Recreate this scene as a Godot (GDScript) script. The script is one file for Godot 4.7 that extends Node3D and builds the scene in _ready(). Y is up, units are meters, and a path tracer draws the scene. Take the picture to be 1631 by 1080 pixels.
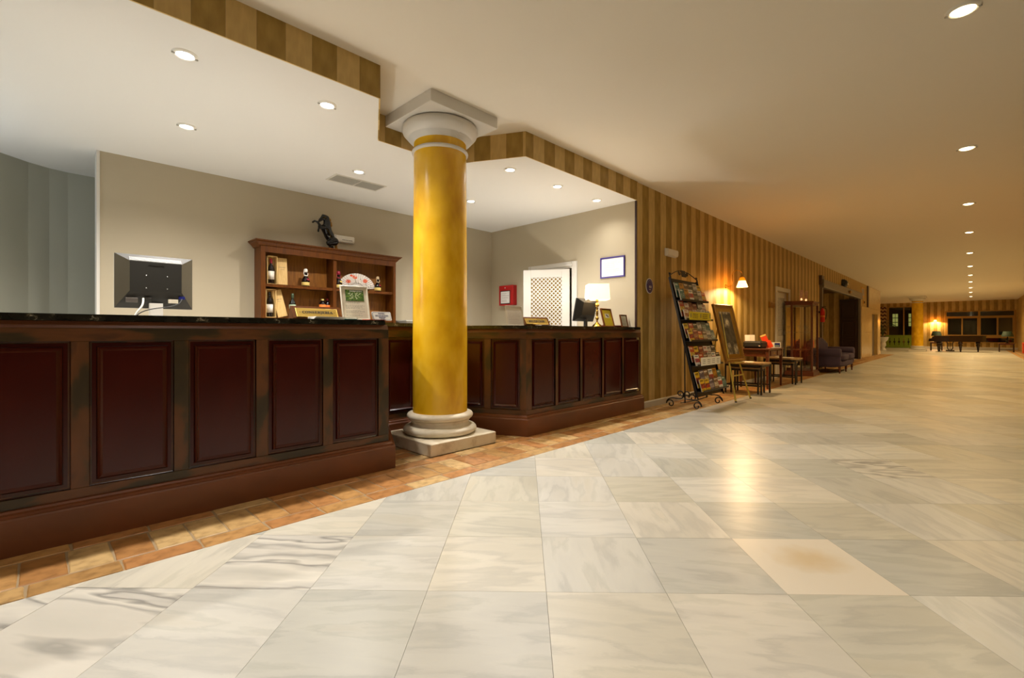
extends Node3D

const WX := -3.25        # face of the long corridor wall
const BX := -6.148       # back wall of the reception
const RZ := -5.73        # end wall of the reception
const CEIL := 3.1
const LOW := 2.85        # reception ceiling
const FARZ := -42.0
const EYE := Vector3(0, 1.05, 0)
const YAW := 0.776938

var used := {}
var M := {}
var rng := RandomNumberGenerator.new()

# ------------------------------------------------------------------ mesh helpers
func mb() -> SurfaceTool:
	var s := SurfaceTool.new()
	s.begin(Mesh.PRIMITIVE_TRIANGLES)
	s.set_smooth_group(0xFFFFFFFF)
	return s

func flat(s: SurfaceTool): s.set_smooth_group(0xFFFFFFFF)
func soft(s: SurfaceTool, g := 1): s.set_smooth_group(g)

func tri(s: SurfaceTool, a: Vector3, b: Vector3, c: Vector3, hint: Vector3, ua := Vector2.ZERO, ub := Vector2.ZERO, uc := Vector2.ZERO):
	if (c - a).cross(b - a).dot(hint) < 0.0:
		var t = b; b = c; c = t
		var u = ub; ub = uc; uc = u
	s.set_uv(ua); s.add_vertex(a)
	s.set_uv(ub); s.add_vertex(b)
	s.set_uv(uc); s.add_vertex(c)

func guess_uv(p: Vector3, n: Vector3) -> Vector2:
	var q := n.abs()
	if q.y >= q.x and q.y >= q.z: return Vector2(p.x, p.z)
	if q.x >= q.z: return Vector2(-p.z, -p.y)
	return Vector2(p.x, -p.y)

func quad(s: SurfaceTool, a: Vector3, b: Vector3, c: Vector3, d: Vector3, hint: Vector3):
	var n := (c - a).cross(b - a)
	var ua := guess_uv(a, n); var ub := guess_uv(b, n); var uc := guess_uv(c, n); var ud := guess_uv(d, n)
	tri(s, a, b, c, hint, ua, ub, uc)
	tri(s, a, c, d, hint, ua, uc, ud)

func quad_uv(s: SurfaceTool, a: Vector3, b: Vector3, c: Vector3, d: Vector3, hint: Vector3):
	tri(s, a, b, c, hint, Vector2(0, 1), Vector2(1, 1), Vector2(1, 0))
	tri(s, a, c, d, hint, Vector2(0, 1), Vector2(1, 0), Vector2(0, 0))

func bx(s: SurfaceTool, c: Vector3, sz: Vector3, bev := 0.0, xf := Transform3D()):
	var h := sz * 0.5
	if bev <= 0.0:
		for ax in 3:
			for sg in [-1.0, 1.0]:
				var n := Vector3.ZERO; n[ax] = sg
				var u := Vector3.ZERO; u[(ax + 1) % 3] = h[(ax + 1) % 3]
				var v := Vector3.ZERO; v[(ax + 2) % 3] = h[(ax + 2) % 3]
				var o := c + n * h[ax]
				quad(s, xf * (o - u - v), xf * (o + u - v), xf * (o + u + v), xf * (o - u + v), xf.basis * n)
		return
	bev = minf(bev, minf(h.x, minf(h.y, h.z)) * 0.98)
	for ax in 3:
		var a1 := (ax + 1) % 3
		var a2 := (ax + 2) % 3
		for sg in [-1.0, 1.0]:
			var n := Vector3.ZERO; n[ax] = sg
			var u := Vector3.ZERO; u[a1] = h[a1] - bev
			var v := Vector3.ZERO; v[a2] = h[a2] - bev
			var o := c + n * h[ax]
			quad(s, xf * (o - u - v), xf * (o + u - v), xf * (o + u + v), xf * (o - u + v), xf.basis * n)
			for sb in [-1.0, 1.0]:      # the chamfer between faces ax and a1
				var e1 := Vector3.ZERO; e1[ax] = sg * h[ax]; e1[a1] = sb * (h[a1] - bev)
				var e2 := Vector3.ZERO; e2[ax] = sg * (h[ax] - bev); e2[a1] = sb * h[a1]
				var w := Vector3.ZERO; w[a2] = h[a2] - bev
				var nn := Vector3.ZERO; nn[ax] = sg; nn[a1] = sb
				quad(s, xf * (c + e1 - w), xf * (c + e1 + w), xf * (c + e2 + w), xf * (c + e2 - w), xf.basis * nn)
	for i in [-1.0, 1.0]:
		for j in [-1.0, 1.0]:
			for k in [-1.0, 1.0]:
				var p := Vector3(i, j, k)
				var q := p * (h - Vector3.ONE * bev)
				tri(s, xf * (c + q + Vector3(i * bev, 0, 0)), xf * (c + q + Vector3(0, j * bev, 0)), xf * (c + q + Vector3(0, 0, k * bev)), xf.basis * p)

func lathe(s: SurfaceTool, prof: Array, seg := 32, at := Vector3.ZERO, xf := Transform3D(), smooth := true, part := TAU):
	for i in prof.size() - 1:
		if smooth: soft(s, 1)
		var p0: Vector2 = prof[i]; var p1: Vector2 = prof[i + 1]
		if p0.is_equal_approx(p1): continue
		var dn := Vector2(p1.y - p0.y, p0.x - p1.x)
		for k in seg:
			var a0 := part * k / seg; var a1 := part * (k + 1) / seg
			var am := (a0 + a1) * 0.5
			var e0 := Vector3(cos(a0), 0, sin(a0)); var e1 := Vector3(cos(a1), 0, sin(a1))
			var A := at + e0 * p0.x + Vector3.UP * p0.y; var B := at + e1 * p0.x + Vector3.UP * p0.y
			var C := at + e1 * p1.x + Vector3.UP * p1.y; var D := at + e0 * p1.x + Vector3.UP * p1.y
			var hint := xf.basis * (Vector3(cos(am), 0, sin(am)) * dn.x + Vector3.UP * dn.y)
			var u0 := a0 * 0.25; var u1 := a1 * 0.25
			if p0.x > 1e-5: tri(s, xf * A, xf * B, xf * C, hint, Vector2(u0, -p0.y), Vector2(u1, -p0.y), Vector2(u1, -p1.y))
			if p1.x > 1e-5: tri(s, xf * A, xf * C, xf * D, hint, Vector2(u0, -p0.y), Vector2(u1, -p1.y), Vector2(u0, -p1.y))
	flat(s)

func tube(s: SurfaceTool, pts: Array, r, seg := 8, caps := true):
	soft(s, 1)
	var n := pts.size()
	var rings := []
	var up := Vector3.UP
	for i in n:
		var t: Vector3 = (pts[mini(i + 1, n - 1)] - pts[maxi(i - 1, 0)]).normalized()
		if i == 0 and absf(t.dot(up)) > 0.9: up = Vector3.RIGHT
		var side := t.cross(up)
		if side.length() < 1e-4: side = t.cross(Vector3.FORWARD)
		side = side.normalized()
		up = side.cross(t).normalized()
		var rr: float = r[i] if r is Array else r
		var ring := []
		for k in seg:
			var a := TAU * k / seg
			ring.append(pts[i] + (side * cos(a) + up * sin(a)) * rr)
		rings.append(ring)
	for i in n - 1:
		for k in seg:
			var k2 := (k + 1) % seg
			var A: Vector3 = rings[i][k]; var B: Vector3 = rings[i][k2]; var C: Vector3 = rings[i + 1][k2]; var D: Vector3 = rings[i + 1][k]
			var hint: Vector3 = (A + B + C + D) * 0.25 - (pts[i] + pts[i + 1]) * 0.5
			tri(s, A, B, C, hint); tri(s, A, C, D, hint)
	flat(s)
	if caps:
		for k in seg:
			tri(s, pts[0], rings[0][k], rings[0][(k + 1) % seg], pts[0] - pts[1])
			tri(s, pts[n - 1], rings[n - 1][k], rings[n - 1][(k + 1) % seg], pts[n - 1] - pts[n - 2])

# polygon in local XY pushed out along local Z from d0 to d1
func push(s: SurfaceTool, poly: PackedVector2Array, d0: float, d1: float, xf := Transform3D(), uv_fit := false):
	var idx := Geometry2D.triangulate_polygon(poly)
	var lo := poly[0]; var hi := poly[0]
	for p in poly: lo = lo.min(p); hi = hi.max(p)
	var sz := hi - lo
	for e in [[d0, -1.0], [d1, 1.0]]:
		for i in range(0, idx.size(), 3):
			var P := []; var U := []
			for k in 3:
				var p := poly[idx[i + k]]
				P.append(xf * Vector3(p.x, p.y, e[0]))
				U.append(Vector2((p.x - lo.x) / sz.x, (hi.y - p.y) / sz.y) if uv_fit else Vector2(p.x, -p.y))
			tri(s, P[0], P[1], P[2], xf.basis.z * e[1] * signf(d1 - d0), U[0], U[1], U[2])
	var cw := Geometry2D.is_polygon_clockwise(poly)
	for i in poly.size():
		var a := poly[i]; var b := poly[(i + 1) % poly.size()]
		var out := Vector3(a.y - b.y, b.x - a.x, 0) * (1.0 if cw else -1.0)
		quad(s, xf * Vector3(a.x, a.y, d0), xf * Vector3(b.x, b.y, d0), xf * Vector3(b.x, b.y, d1), xf * Vector3(a.x, a.y, d1), xf.basis * out)

# polygon in plan (x, z) standing from y0 to y1
func slab(s: SurfaceTool, poly: PackedVector2Array, y0: float, y1: float):
	push(s, poly, y0, y1, Transform3D(Basis(Vector3.RIGHT, Vector3.BACK, Vector3.UP), Vector3.ZERO))

# a profile of (out, y) carried along a plan path with mitred corners; out is to the right of the path seen from above with z down
func carry(s: SurfaceTool, path: Array, prof: Array, side := 1.0, caps := true):
	var n := path.size()
	var offs := []
	for i in n:
		var d0: Vector2 = (path[i] - path[i - 1]).normalized() if i > 0 else (path[1] - path[0]).normalized()
		var d1: Vector2 = (path[i + 1] - path[i]).normalized() if i < n - 1 else d0
		var n0 := Vector2(-d0.y, d0.x) * side; var n1 := Vector2(-d1.y, d1.x) * side
		var m := (n0 + n1).normalized()
		offs.append(m / maxf(0.3, m.dot(n0)))
	for i in n - 1:
		var along := 0.0
		for j in prof.size() - 1:
			var P0: Vector2 = prof[j]; var P1: Vector2 = prof[j + 1]
			var A := at2(path[i] + offs[i] * P0.x, P0.y); var B := at2(path[i + 1] + offs[i + 1] * P0.x, P0.y)
			var C := at2(path[i + 1] + offs[i + 1] * P1.x, P1.y); var D := at2(path[i] + offs[i] * P1.x, P1.y)
			var dd: Vector2 = (path[i + 1] - path[i]).normalized()
			var nn := Vector2(-dd.y, dd.x) * side
			var e := P1 - P0
			quad(s, A, B, C, D, Vector3(nn.x * e.y, -e.x, nn.y * e.y))
	if caps:
		for q in [0, n - 1]:
			var poly := PackedVector2Array()
			for p in prof: poly.append(p)
			var idx := Geometry2D.triangulate_polygon(poly)
			var dir: Vector2 = (path[0] - path[1]) if q == 0 else (path[n - 1] - path[n - 2])
			for i in range(0, idx.size(), 3):
				var T := []
				for k in 3: T.append(at2(path[q] + offs[q] * poly[idx[i + k]].x, poly[idx[i + k]].y))
				tri(s, T[0], T[1], T[2], Vector3(dir.x, 0, dir.y))

func at2(p: Vector2, y: float) -> Vector3: return Vector3(p.x, y, p.y)

# nested rectangles: profile of (inset, z) in local XY, closed by a face
func rings(s: SurfaceTool, x0: float, x1: float, y0: float, y1: float, prof: Array, xf := Transform3D()):
	for j in prof.size() - 1:
		var p: Vector2 = prof[j]; var q: Vector2 = prof[j + 1]
		var a := [Vector3(x0 + p.x, y0 + p.x, p.y), Vector3(x1 - p.x, y0 + p.x, p.y), Vector3(x1 - p.x, y1 - p.x, p.y), Vector3(x0 + p.x, y1 - p.x, p.y)]
		var b := [Vector3(x0 + q.x, y0 + q.x, q.y), Vector3(x1 - q.x, y0 + q.x, q.y), Vector3(x1 - q.x, y1 - q.x, q.y), Vector3(x0 + q.x, y1 - q.x, q.y)]
		var c := Vector3((x0 + x1) / 2, (y0 + y1) / 2, 0)
		for k in 4:
			var k2 := (k + 1) % 4
			var mid: Vector3 = (a[k] + a[k2]) * 0.5
			var inward := c - mid; inward.z = 0
			var hint := Vector3(0, 0, absf(q.x - p.x)) + inward.normalized() * (p.y - q.y)
			quad(s, xf * a[k], xf * a[k2], xf * b[k2], xf * b[k], xf.basis * hint)
	var l: Vector2 = prof[-1]
	quad(s, xf * Vector3(x0 + l.x, y0 + l.x, l.y), xf * Vector3(x1 - l.x, y0 + l.x, l.y), xf * Vector3(x1 - l.x, y1 - l.x, l.y), xf * Vector3(x0 + l.x, y1 - l.x, l.y), xf.basis.z)

func spiral(c: Vector3, ax: Vector3, ay: Vector3, r0: float, r1: float, a0: float, a1: float, n := 20) -> Array:
	var out := []
	for i in n + 1:
		var t := float(i) / n
		var a := lerpf(a0, a1, t)
		var r := lerpf(r0, r1, t)
		out.append(c + ax * cos(a) * r + ay * sin(a) * r)
	return out

func bez(p0: Vector3, p1: Vector3, p2: Vector3, p3: Vector3, n := 10) -> Array:
	var out := []
	for i in n + 1: out.append(p0.bezier_interpolate(p1, p2, p3, float(i) / n))
	return out

# ------------------------------------------------------------------ scene helpers
func numbered(called: String) -> String:
	var n: int = used.get(called, -1) + 1
	used[called] = n
	return called if n == 0 else "%s_%03d" % [called, n]

func obj(called: String, s, m: Material, parent: Node = self) -> MeshInstance3D:
	var o := MeshInstance3D.new()
	if s is SurfaceTool:
		s.generate_normals()
		o.mesh = s.commit()
	else:
		o.mesh = s
	o.material_override = m
	o.name = numbered(called) if parent == self else called
	o.cast_shadow = GeometryInstance3D.SHADOW_CASTING_SETTING_ON
	parent.add_child(o, true)
	return o

func tag(o: Node, label: String, category: String, group := ""):
	o.set_meta("label", label); o.set_meta("category", category)
	if group: o.set_meta("group", group)
	return o

func struct(o: Node):
	o.set_meta("kind", "structure"); return o

func thing(called: String, label: String, category: String, at := Vector3.ZERO, turn := 0.0, group := "") -> Node3D:
	var o := Node3D.new()
	o.name = numbered(called)
	add_child(o)
	o.position = at; o.rotation.y = turn
	tag(o, label, category, group)
	return o

func base(called: String, parent: Node = self, at := Vector3.ZERO) -> Node3D:
	var o := Node3D.new()
	o.name = numbered(called) if parent == self else called
	parent.add_child(o, true)
	o.position = at
	return o

func copy(o: Node3D, label: String, at: Vector3, turn := 0.0) -> Node3D:
	var c: Node3D = o.duplicate()
	c.name = numbered(String(o.name).rstrip("0123456789").rstrip("_"))
	add_child(c)
	c.position = at; c.rotation.y = turn
	c.set_meta("label", label)
	return c

func text(called: String, words: String, w: float, h: float, at: Vector3, m: Material, parent: Node, face := "Droid Serif", bold := true, depth := 0.0015) -> MeshInstance3D:
	var f := SystemFont.new()
	f.font_names = PackedStringArray([face])
	if bold: f.font_weight = 700
	var t := TextMesh.new()
	t.font = f; t.text = words; t.font_size = 48; t.pixel_size = 0.01; t.depth = 0.02; t.curve_step = 3.0
	var box := t.get_aabb()
	var o := obj(called, t, m, parent)
	if box.size.x > 0.0 and box.size.y > 0.0:
		o.scale = Vector3(w / box.size.x, h / box.size.y, depth / 0.02)
		var c := box.get_center() * o.scale
		o.position = at - Vector3(c.x, c.y, 0)
	return o

# a line of print too small to read: short strokes of uneven length
func strokes(called: String, w: float, h: float, at: Vector3, m: Material, parent: Node, seed_: int, xf := Transform3D()) -> MeshInstance3D:
	var r := RandomNumberGenerator.new(); r.seed = seed_
	var s := mb()
	var x := -w / 2
	while x < w / 2 - h * 0.3:
		var l := minf(h * r.randf_range(0.35, 1.6), w / 2 - x)
		var k := r.randf_range(0.55, 1.0)
		bx(s, at + Vector3(x + l / 2, -h * (1.0 - k) * 0.5, 0), Vector3(l, h * k, 0.0008), 0, xf)
		x += l + h * 0.35
	return obj(called, s, m, parent)

func spot(parent: Node, at: Vector3, energy: float, col: Color, half: float, dir := Vector3.DOWN, soft_edge := 1.0, size := 0.03):
	var l := SpotLight3D.new()
	l.name = "light"
	parent.add_child(l, true)
	l.position = at
	l.basis = Basis.looking_at(dir, Vector3.FORWARD if absf(dir.y) > 0.9 else Vector3.UP)
	l.light_energy = energy; l.light_color = col; l.spot_angle = half; l.spot_angle_attenuation = soft_edge
	l.spot_range = 60.0; l.spot_attenuation = 2.0; l.light_size = size; l.shadow_enabled = true
	return l

func omni(parent: Node, at: Vector3, energy: float, col: Color, size := 0.03):
	var l := OmniLight3D.new()
	l.name = "light"
	parent.add_child(l, true)
	l.position = at
	l.light_energy = energy; l.light_color = col
	l.omni_range = 60.0; l.omni_attenuation = 2.0; l.light_size = size; l.shadow_enabled = true
	return l

func mat(called: String, c: Color, rough := 0.6, metal := 0.0, spec := 0.5) -> StandardMaterial3D:
	var m := StandardMaterial3D.new()
	m.resource_name = called
	m.albedo_color = c; m.roughness = rough; m.metallic = metal; m.metallic_specular = spec
	M[called] = m
	return m

func rgb(r: float, g: float, b: float) -> Color: return Color(r / 255.0, g / 255.0, b / 255.0)

func glow(called: String, c: Color, e: float, emit: Color) -> StandardMaterial3D:
	var m := mat(called, c, 0.5)
	m.emission_enabled = true; m.emission = emit; m.emission_energy_multiplier = e
	return m

func noise_img(n: int, freq: float, octaves := 4, seed_ := 1, kind := FastNoiseLite.TYPE_SIMPLEX_SMOOTH) -> Image:
	var f := FastNoiseLite.new()
	f.noise_type = kind; f.frequency = freq; f.seed = seed_; f.fractal_octaves = octaves
	var im := f.get_seamless_image(n, n)
	im.convert(Image.FORMAT_RGBA8)
	return im

func tex(im: Image) -> ImageTexture: return ImageTexture.create_from_image(im)

func tri_map(m: StandardMaterial3D, im: Image, sc: Vector3, world := true):
	m.albedo_texture = tex(im)
	m.uv1_triplanar = true
	m.uv1_world_triplanar = world
	m.uv1_scale = sc
	return m

func ramp(im: Image, stops: Array) -> Image:        # grey to colour: stops of [value, Color]
	var lut := []
	for i in 256:
		var v := i / 255.0
		var c: Color = stops[0][1]
		for k in stops.size() - 1:
			if v >= stops[k][0]:
				var t := clampf((v - stops[k][0]) / maxf(1e-5, stops[k + 1][0] - stops[k][0]), 0, 1)
				c = (stops[k][1] as Color).lerp(stops[k + 1][1], t)
		lut.append(PackedByteArray([c.r8, c.g8, c.b8, 255]))
	var d := im.get_data()
	for i in range(0, d.size(), 4):
		var l: PackedByteArray = lut[d[i]]
		d[i] = l[0]; d[i + 1] = l[1]; d[i + 2] = l[2]; d[i + 3] = 255
	return Image.create_from_data(im.get_width(), im.get_height(), false, Image.FORMAT_RGBA8, d)

const CE := 4.3      # energy of a reception spotlight
const HE := 6.0      # of a hall spotlight
const NE := 3.7      # of the hall spotlights behind the viewer
const SE := 2.3      # of a wall lamp
const LE := 0.045     # of the table lamp
const TE := 1.35     # of a desk uplighter
const PE := 0.6     # of the passage lamp

func _ready():
	var cam := Camera3D.new()
	cam.name = "camera"
	add_child(cam)
	cam.position = EYE
	cam.rotation.y = YAW
	cam.keep_aspect = Camera3D.KEEP_HEIGHT
	cam.set_frustum(0.05 * 1080.0 / 745.0, Vector2(0.0, -0.05 * 10.0 / 745.0), 0.05, 200.0)
	cam.current = true
	var we := WorldEnvironment.new()
	var env := Environment.new()
	env.background_mode = Environment.BG_COLOR
	env.background_color = Color(0.012, 0.016, 0.022)
	env.tonemap_mode = Environment.TONE_MAPPER_LINEAR
	env.tonemap_exposure = 0.87
	env.sdfgi_enabled = true; env.ssao_enabled = true; env.ssil_enabled = true
	we.environment = env
	we.name = "environment"
	add_child(we)
	make_materials()
	make_shell()
	make_floor()
	make_counters()
	make_columns()
	make_lights()
	make_shelf()
	make_desk_things()
	make_rack()
	make_easel()
	make_tables()
	make_hall_far()
	make_lounge()

# ------------------------------------------------------------------ materials
func make_materials():
	mat("white_paint", Color(0.885, 0.88, 0.865), 0.75)
	mat("hall_paint", Color(0.91, 0.885, 0.83), 0.75)
	var wall := mat("beige_paint", rgb(180, 169, 145), 0.8)
	mat("grey_paint", rgb(172, 172, 156), 0.8)
	mat("white_trim", Color(0.83, 0.815, 0.78), 0.45)
	# striped wallpaper, one period 0.35 m
	var im := Image.create(256, 256, false, Image.FORMAT_RGBA8)
	var cl := noise_img(256, 0.012, 4, 5)
	for y in 256:
		for x in 256:
			var f := x / 256.0
			var dark := f < 0.3 or f >= 0.8
			var c := rgb(154, 123, 52) if dark else rgb(199, 168, 102)
			if absf(f - 0.3) < 0.006 or absf(f - 0.8) < 0.006: c = c.darkened(0.12)
			if absf(f - 0.05) < 0.003: c = c.darkened(0.06)
			var v := (cl.get_pixel(x, y).r - 0.5) * 0.12
			im.set_pixel(x, y, Color(c.r + v, c.g + v, c.b + v * 0.8))
	var wp := mat("wallpaper", Color.WHITE, 0.55)
	wp.albedo_texture = tex(im); wp.uv1_scale = Vector3(1 / 0.35, 1 / 1.2, 1)
	# marble floor: veins pulled out along one way by the tiles' own texture coordinates
	var f := FastNoiseLite.new()
	f.noise_type = FastNoiseLite.TYPE_SIMPLEX_SMOOTH; f.frequency = 0.0045; f.fractal_octaves = 5; f.seed = 11
	f.domain_warp_enabled = true; f.domain_warp_amplitude = 60.0; f.domain_warp_frequency = 0.006
	var cloud := f.get_seamless_image(1024, 1024); cloud.convert(Image.FORMAT_RGBA8)
	var marble := ramp(cloud, [[0.0, rgb(208, 204, 193)], [0.25, rgb(214, 210, 199)], [0.37, rgb(202, 199, 190)], [0.46, rgb(217, 213, 203)], [0.6, rgb(222, 218, 207)], [0.69, rgb(209, 206, 195)], [0.78, rgb(220, 215, 203)], [1.0, rgb(214, 208, 192)]])
	var mt := tex(marble)
	var tints := [Color(1, 1, 0.99), Color(0.95, 0.95, 0.94), Color(0.985, 0.97, 0.93), Color(0.91, 0.91, 0.895), Color(1, 0.985, 0.955), Color(0.94, 0.93, 0.89), Color(0.97, 0.97, 0.965), Color(0.89, 0.895, 0.88)]
	for i in tints.size():
		var m := mat("floor_marble_%d" % i, tints[i] * Color(0.95, 0.955, 0.965), 0.32, 0.0, 0.38)
		m.albedo_texture = mt
	var fs := FastNoiseLite.new()
	fs.noise_type = FastNoiseLite.TYPE_SIMPLEX_SMOOTH; fs.frequency = 0.006; fs.fractal_octaves = 5; fs.seed = 19
	var streak := fs.get_seamless_image(512, 512); streak.convert(Image.FORMAT_RGBA8)
	var strong := ramp(streak, [[0.0, rgb(206, 202, 192)], [0.3, rgb(214, 209, 199)], [0.4, rgb(172, 169, 162)], [0.45, rgb(204, 200, 191)], [0.54, rgb(222, 217, 206)], [0.6, rgb(150, 147, 141)], [0.63, rgb(198, 194, 186)], [0.75, rgb(220, 215, 204)], [1.0, rgb(190, 187, 178)]])
	var ms := mat("floor_marble_veined", Color(0.96, 0.96, 0.95), 0.32, 0.0, 0.38)
	ms.albedo_texture = tex(strong)
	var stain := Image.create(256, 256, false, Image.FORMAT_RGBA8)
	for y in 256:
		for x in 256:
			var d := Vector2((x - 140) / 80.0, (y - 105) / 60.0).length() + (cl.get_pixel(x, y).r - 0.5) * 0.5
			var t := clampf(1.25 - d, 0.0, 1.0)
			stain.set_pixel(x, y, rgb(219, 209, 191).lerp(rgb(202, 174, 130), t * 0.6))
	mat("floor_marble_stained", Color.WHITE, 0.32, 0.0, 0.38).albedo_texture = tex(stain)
	mat("mortar_dark", rgb(132, 126, 112), 0.9)
	mat("side_paint", rgb(110, 84, 58), 0.8)
	mat("side_carpet", rgb(70, 40, 30), 0.95)
	mat("mortar_sand", rgb(150, 128, 96), 0.9)
	# terracotta
	var cn := noise_img(256, 0.02, 5, 21)
	var grit := ramp(cn, [[0.0, Color(0.74, 0.72, 0.68)], [0.35, Color(0.9, 0.89, 0.87)], [0.6, Color(0.97, 0.97, 0.97)], [1.0, Color(1, 1, 1)]])
	var gt := tex(grit)
	var clay := [rgb(188, 142, 84), rgb(180, 126, 72), rgb(194, 156, 100), rgb(176, 134, 78), rgb(200, 166, 112), rgb(170, 120, 66)]
	for i in clay.size():
		var m := mat("clay_%d" % i, clay[i], 0.42)
		m.albedo_texture = gt; m.uv1_triplanar = true; m.uv1_world_triplanar = true; m.uv1_scale = Vector3.ONE * 2.3
		m.heightmap_enabled = true; m.heightmap_texture = gt; m.heightmap_scale = 0.15
	# counter wood: reddish brown frame worn to olive, wine-dark glossy panels
	var wn := noise_img(512, 0.006, 4, 31)
	var worn := ramp(wn, [[0.0, rgb(52, 40, 16)], [0.32, rgb(60, 46, 20)], [0.5, rgb(92, 56, 22)], [0.75, rgb(104, 62, 28)], [1.0, rgb(74, 44, 18)]])
	tri_map(mat("counter_frame", Color.WHITE, 0.36), worn, Vector3(1.6, 0.7, 1.6))
	tri_map(mat("counter_rail", Color.WHITE, 0.36), worn, Vector3(0.7, 2.6, 0.7))
	var pn := ramp(wn, [[0.0, rgb(60, 16, 9)], [1.0, rgb(72, 22, 12)]])
	tri_map(mat("counter_panel", Color.WHITE, 0.22, 0.0, 0.44), pn, Vector3(0.8, 0.5, 0.8))
	var kn := ramp(wn, [[0.0, rgb(98, 54, 26)], [1.0, rgb(118, 66, 32)]])
	tri_map(mat("counter_plinth", Color.WHITE, 0.35), kn, Vector3(0.5, 1.2, 0.5))
	# black marble with pale veins
	var f2 := FastNoiseLite.new()
	f2.noise_type = FastNoiseLite.TYPE_SIMPLEX; f2.frequency = 0.008; f2.fractal_type = FastNoiseLite.FRACTAL_RIDGED; f2.fractal_octaves = 3; f2.seed = 4
	f2.domain_warp_enabled = true; f2.domain_warp_amplitude = 40.0
	var vein := f2.get_seamless_image(512, 512); vein.convert(Image.FORMAT_RGBA8)
	tri_map(mat("black_marble", Color.WHITE, 0.14), ramp(vein, [[0.0, rgb(24, 23, 18)], [0.8, rgb(42, 40, 32)], [0.9, rgb(110, 103, 84)], [1.0, rgb(205, 196, 168)]]), Vector3(0.9, 0.9, 0.9))
	# column
	var yn := noise_img(512, 0.007, 5, 41)
	tri_map(mat("column_yellow", Color.WHITE, 0.24), ramp(yn, [[0.0, rgb(204, 148, 14)], [0.4, rgb(222, 170, 24)], [0.65, rgb(232, 182, 38)], [1.0, rgb(238, 192, 56)]]), Vector3(1.1, 0.5, 1.1))
	tri_map(mat("column_stone", Color.WHITE, 0.6), ramp(yn, [[0.0, rgb(196, 180, 150)], [0.4, rgb(222, 210, 184)], [1.0, rgb(228, 218, 196)]]), Vector3(1.6, 1.6, 1.6))
	# furniture woods
	var gn := FastNoiseLite.new(); gn.frequency = 0.01; gn.fractal_octaves = 5; gn.seed = 8
	var grain := gn.get_seamless_image(512, 512); grain.convert(Image.FORMAT_RGBA8)
	tri_map(mat("shelf_wood", Color.WHITE, 0.42, 0.0, 0.35), ramp(grain, [[0.2, rgb(80, 42, 9)], [0.5, rgb(100, 55, 13)], [0.8, rgb(87, 46, 10)]]), Vector3(5, 0.5, 5))
	tri_map(mat("shelf_back_wood", Color.WHITE, 0.45), ramp(grain, [[0.2, rgb(122, 74, 18)], [0.5, rgb(146, 93, 27)], [0.8, rgb(130, 80, 22)]]), Vector3(4, 0.4, 4))
	tri_map(mat("pale_pine", Color.WHITE, 0.6), ramp(grain, [[0.2, rgb(206, 168, 100)], [0.5, rgb(224, 190, 126)], [0.8, rgb(212, 176, 108)]]), Vector3(8, 1, 8))
	tri_map(mat("table_wood", Color.WHITE, 0.35), ramp(grain, [[0.2, rgb(86, 42, 24)], [0.5, rgb(104, 54, 30)], [0.8, rgb(90, 46, 26)]]), Vector3(1, 4, 4))
	tri_map(mat("pale_tabletop", Color.WHITE, 0.45), ramp(grain, [[0.2, rgb(150, 122, 84)], [0.5, rgb(172, 142, 100)], [0.8, rgb(156, 128, 90)]]), Vector3(4, 1, 1))
	mat("dark_leg", rgb(42, 34, 26), 0.45)
	mat("piano_wood", rgb(30, 14, 9), 0.15)
	mat("door_wood", rgb(46, 20, 14), 0.4)
	mat("door_frame_wood", rgb(86, 66, 52), 0.35)
	mat("brass", rgb(228, 186, 92), 0.2, 1.0)
	mat("brass_plate", rgb(222, 190, 104), 0.36, 1.0)
	mat("easel_gold", rgb(198, 178, 84), 0.35, 0.6)
	mat("chrome", Color(0.75, 0.75, 0.75), 0.2, 1.0)
	mat("brushed_steel", Color(0.5, 0.47, 0.44), 0.4, 0.7)
	mat("iron", rgb(24, 20, 18), 0.4, 0.3)
	mat("black_plastic", rgb(34, 33, 31), 0.5)
	mat("monitor_back", rgb(36, 34, 27), 0.5)
	mat("monitor_side", rgb(74, 69, 56), 0.45)
	mat("ink", rgb(48, 42, 34), 0.7)
	mat("dark_letter", rgb(30, 28, 28), 0.6)
	mat("grey_letter", rgb(96, 90, 80), 0.7)
	mat("faint_letter", rgb(46, 44, 38), 0.4)
	mat("paper", rgb(236, 232, 220), 0.7)
	mat("page_edge", rgb(150, 138, 118), 0.8)
	mat("cream_paper", rgb(222, 212, 188), 0.7)
	mat("silver_frame", rgb(206, 198, 178), 0.35, 0.3)
	mat("white_plastic", rgb(228, 225, 216), 0.4)
	mat("grey_plastic", rgb(168, 166, 158), 0.5)
	mat("red_paint", rgb(176, 20, 22), 0.4)
	mat("fire_red", rgb(206, 40, 24), 0.25)
	mat("violet_frame", rgb(66, 56, 132), 0.35)
	mat("navy", rgb(28, 34, 112), 0.35)
	mat("porcelain", rgb(14, 13, 14), 0.08)
	mat("gilt", rgb(176, 138, 54), 0.3, 0.8)
	mat("gilt_dark", rgb(150, 108, 42), 0.4, 0.5)
	mat("gilt_mount", rgb(206, 152, 56), 0.5, 0.3)
	mat("wine_glass", rgb(22, 12, 10), 0.08)
	mat("green_bottle", rgb(18, 26, 16), 0.1)
	mat("red_wax", rgb(150, 24, 48), 0.4)
	mat("green_foil", rgb(60, 78, 52), 0.4)
	mat("orange_label", rgb(228, 120, 36), 0.6)
	mat("pale_green_label", rgb(176, 194, 160), 0.6)
	mat("yellow_label", rgb(226, 198, 112), 0.6)
	mat("cork", rgb(206, 180, 140), 0.8)
	mat("purple_velvet", rgb(66, 52, 78), 0.75)
	mat("dark_velvet", rgb(46, 40, 34), 0.8)
	mat("orange_fabric", rgb(214, 78, 34), 0.7)
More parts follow.
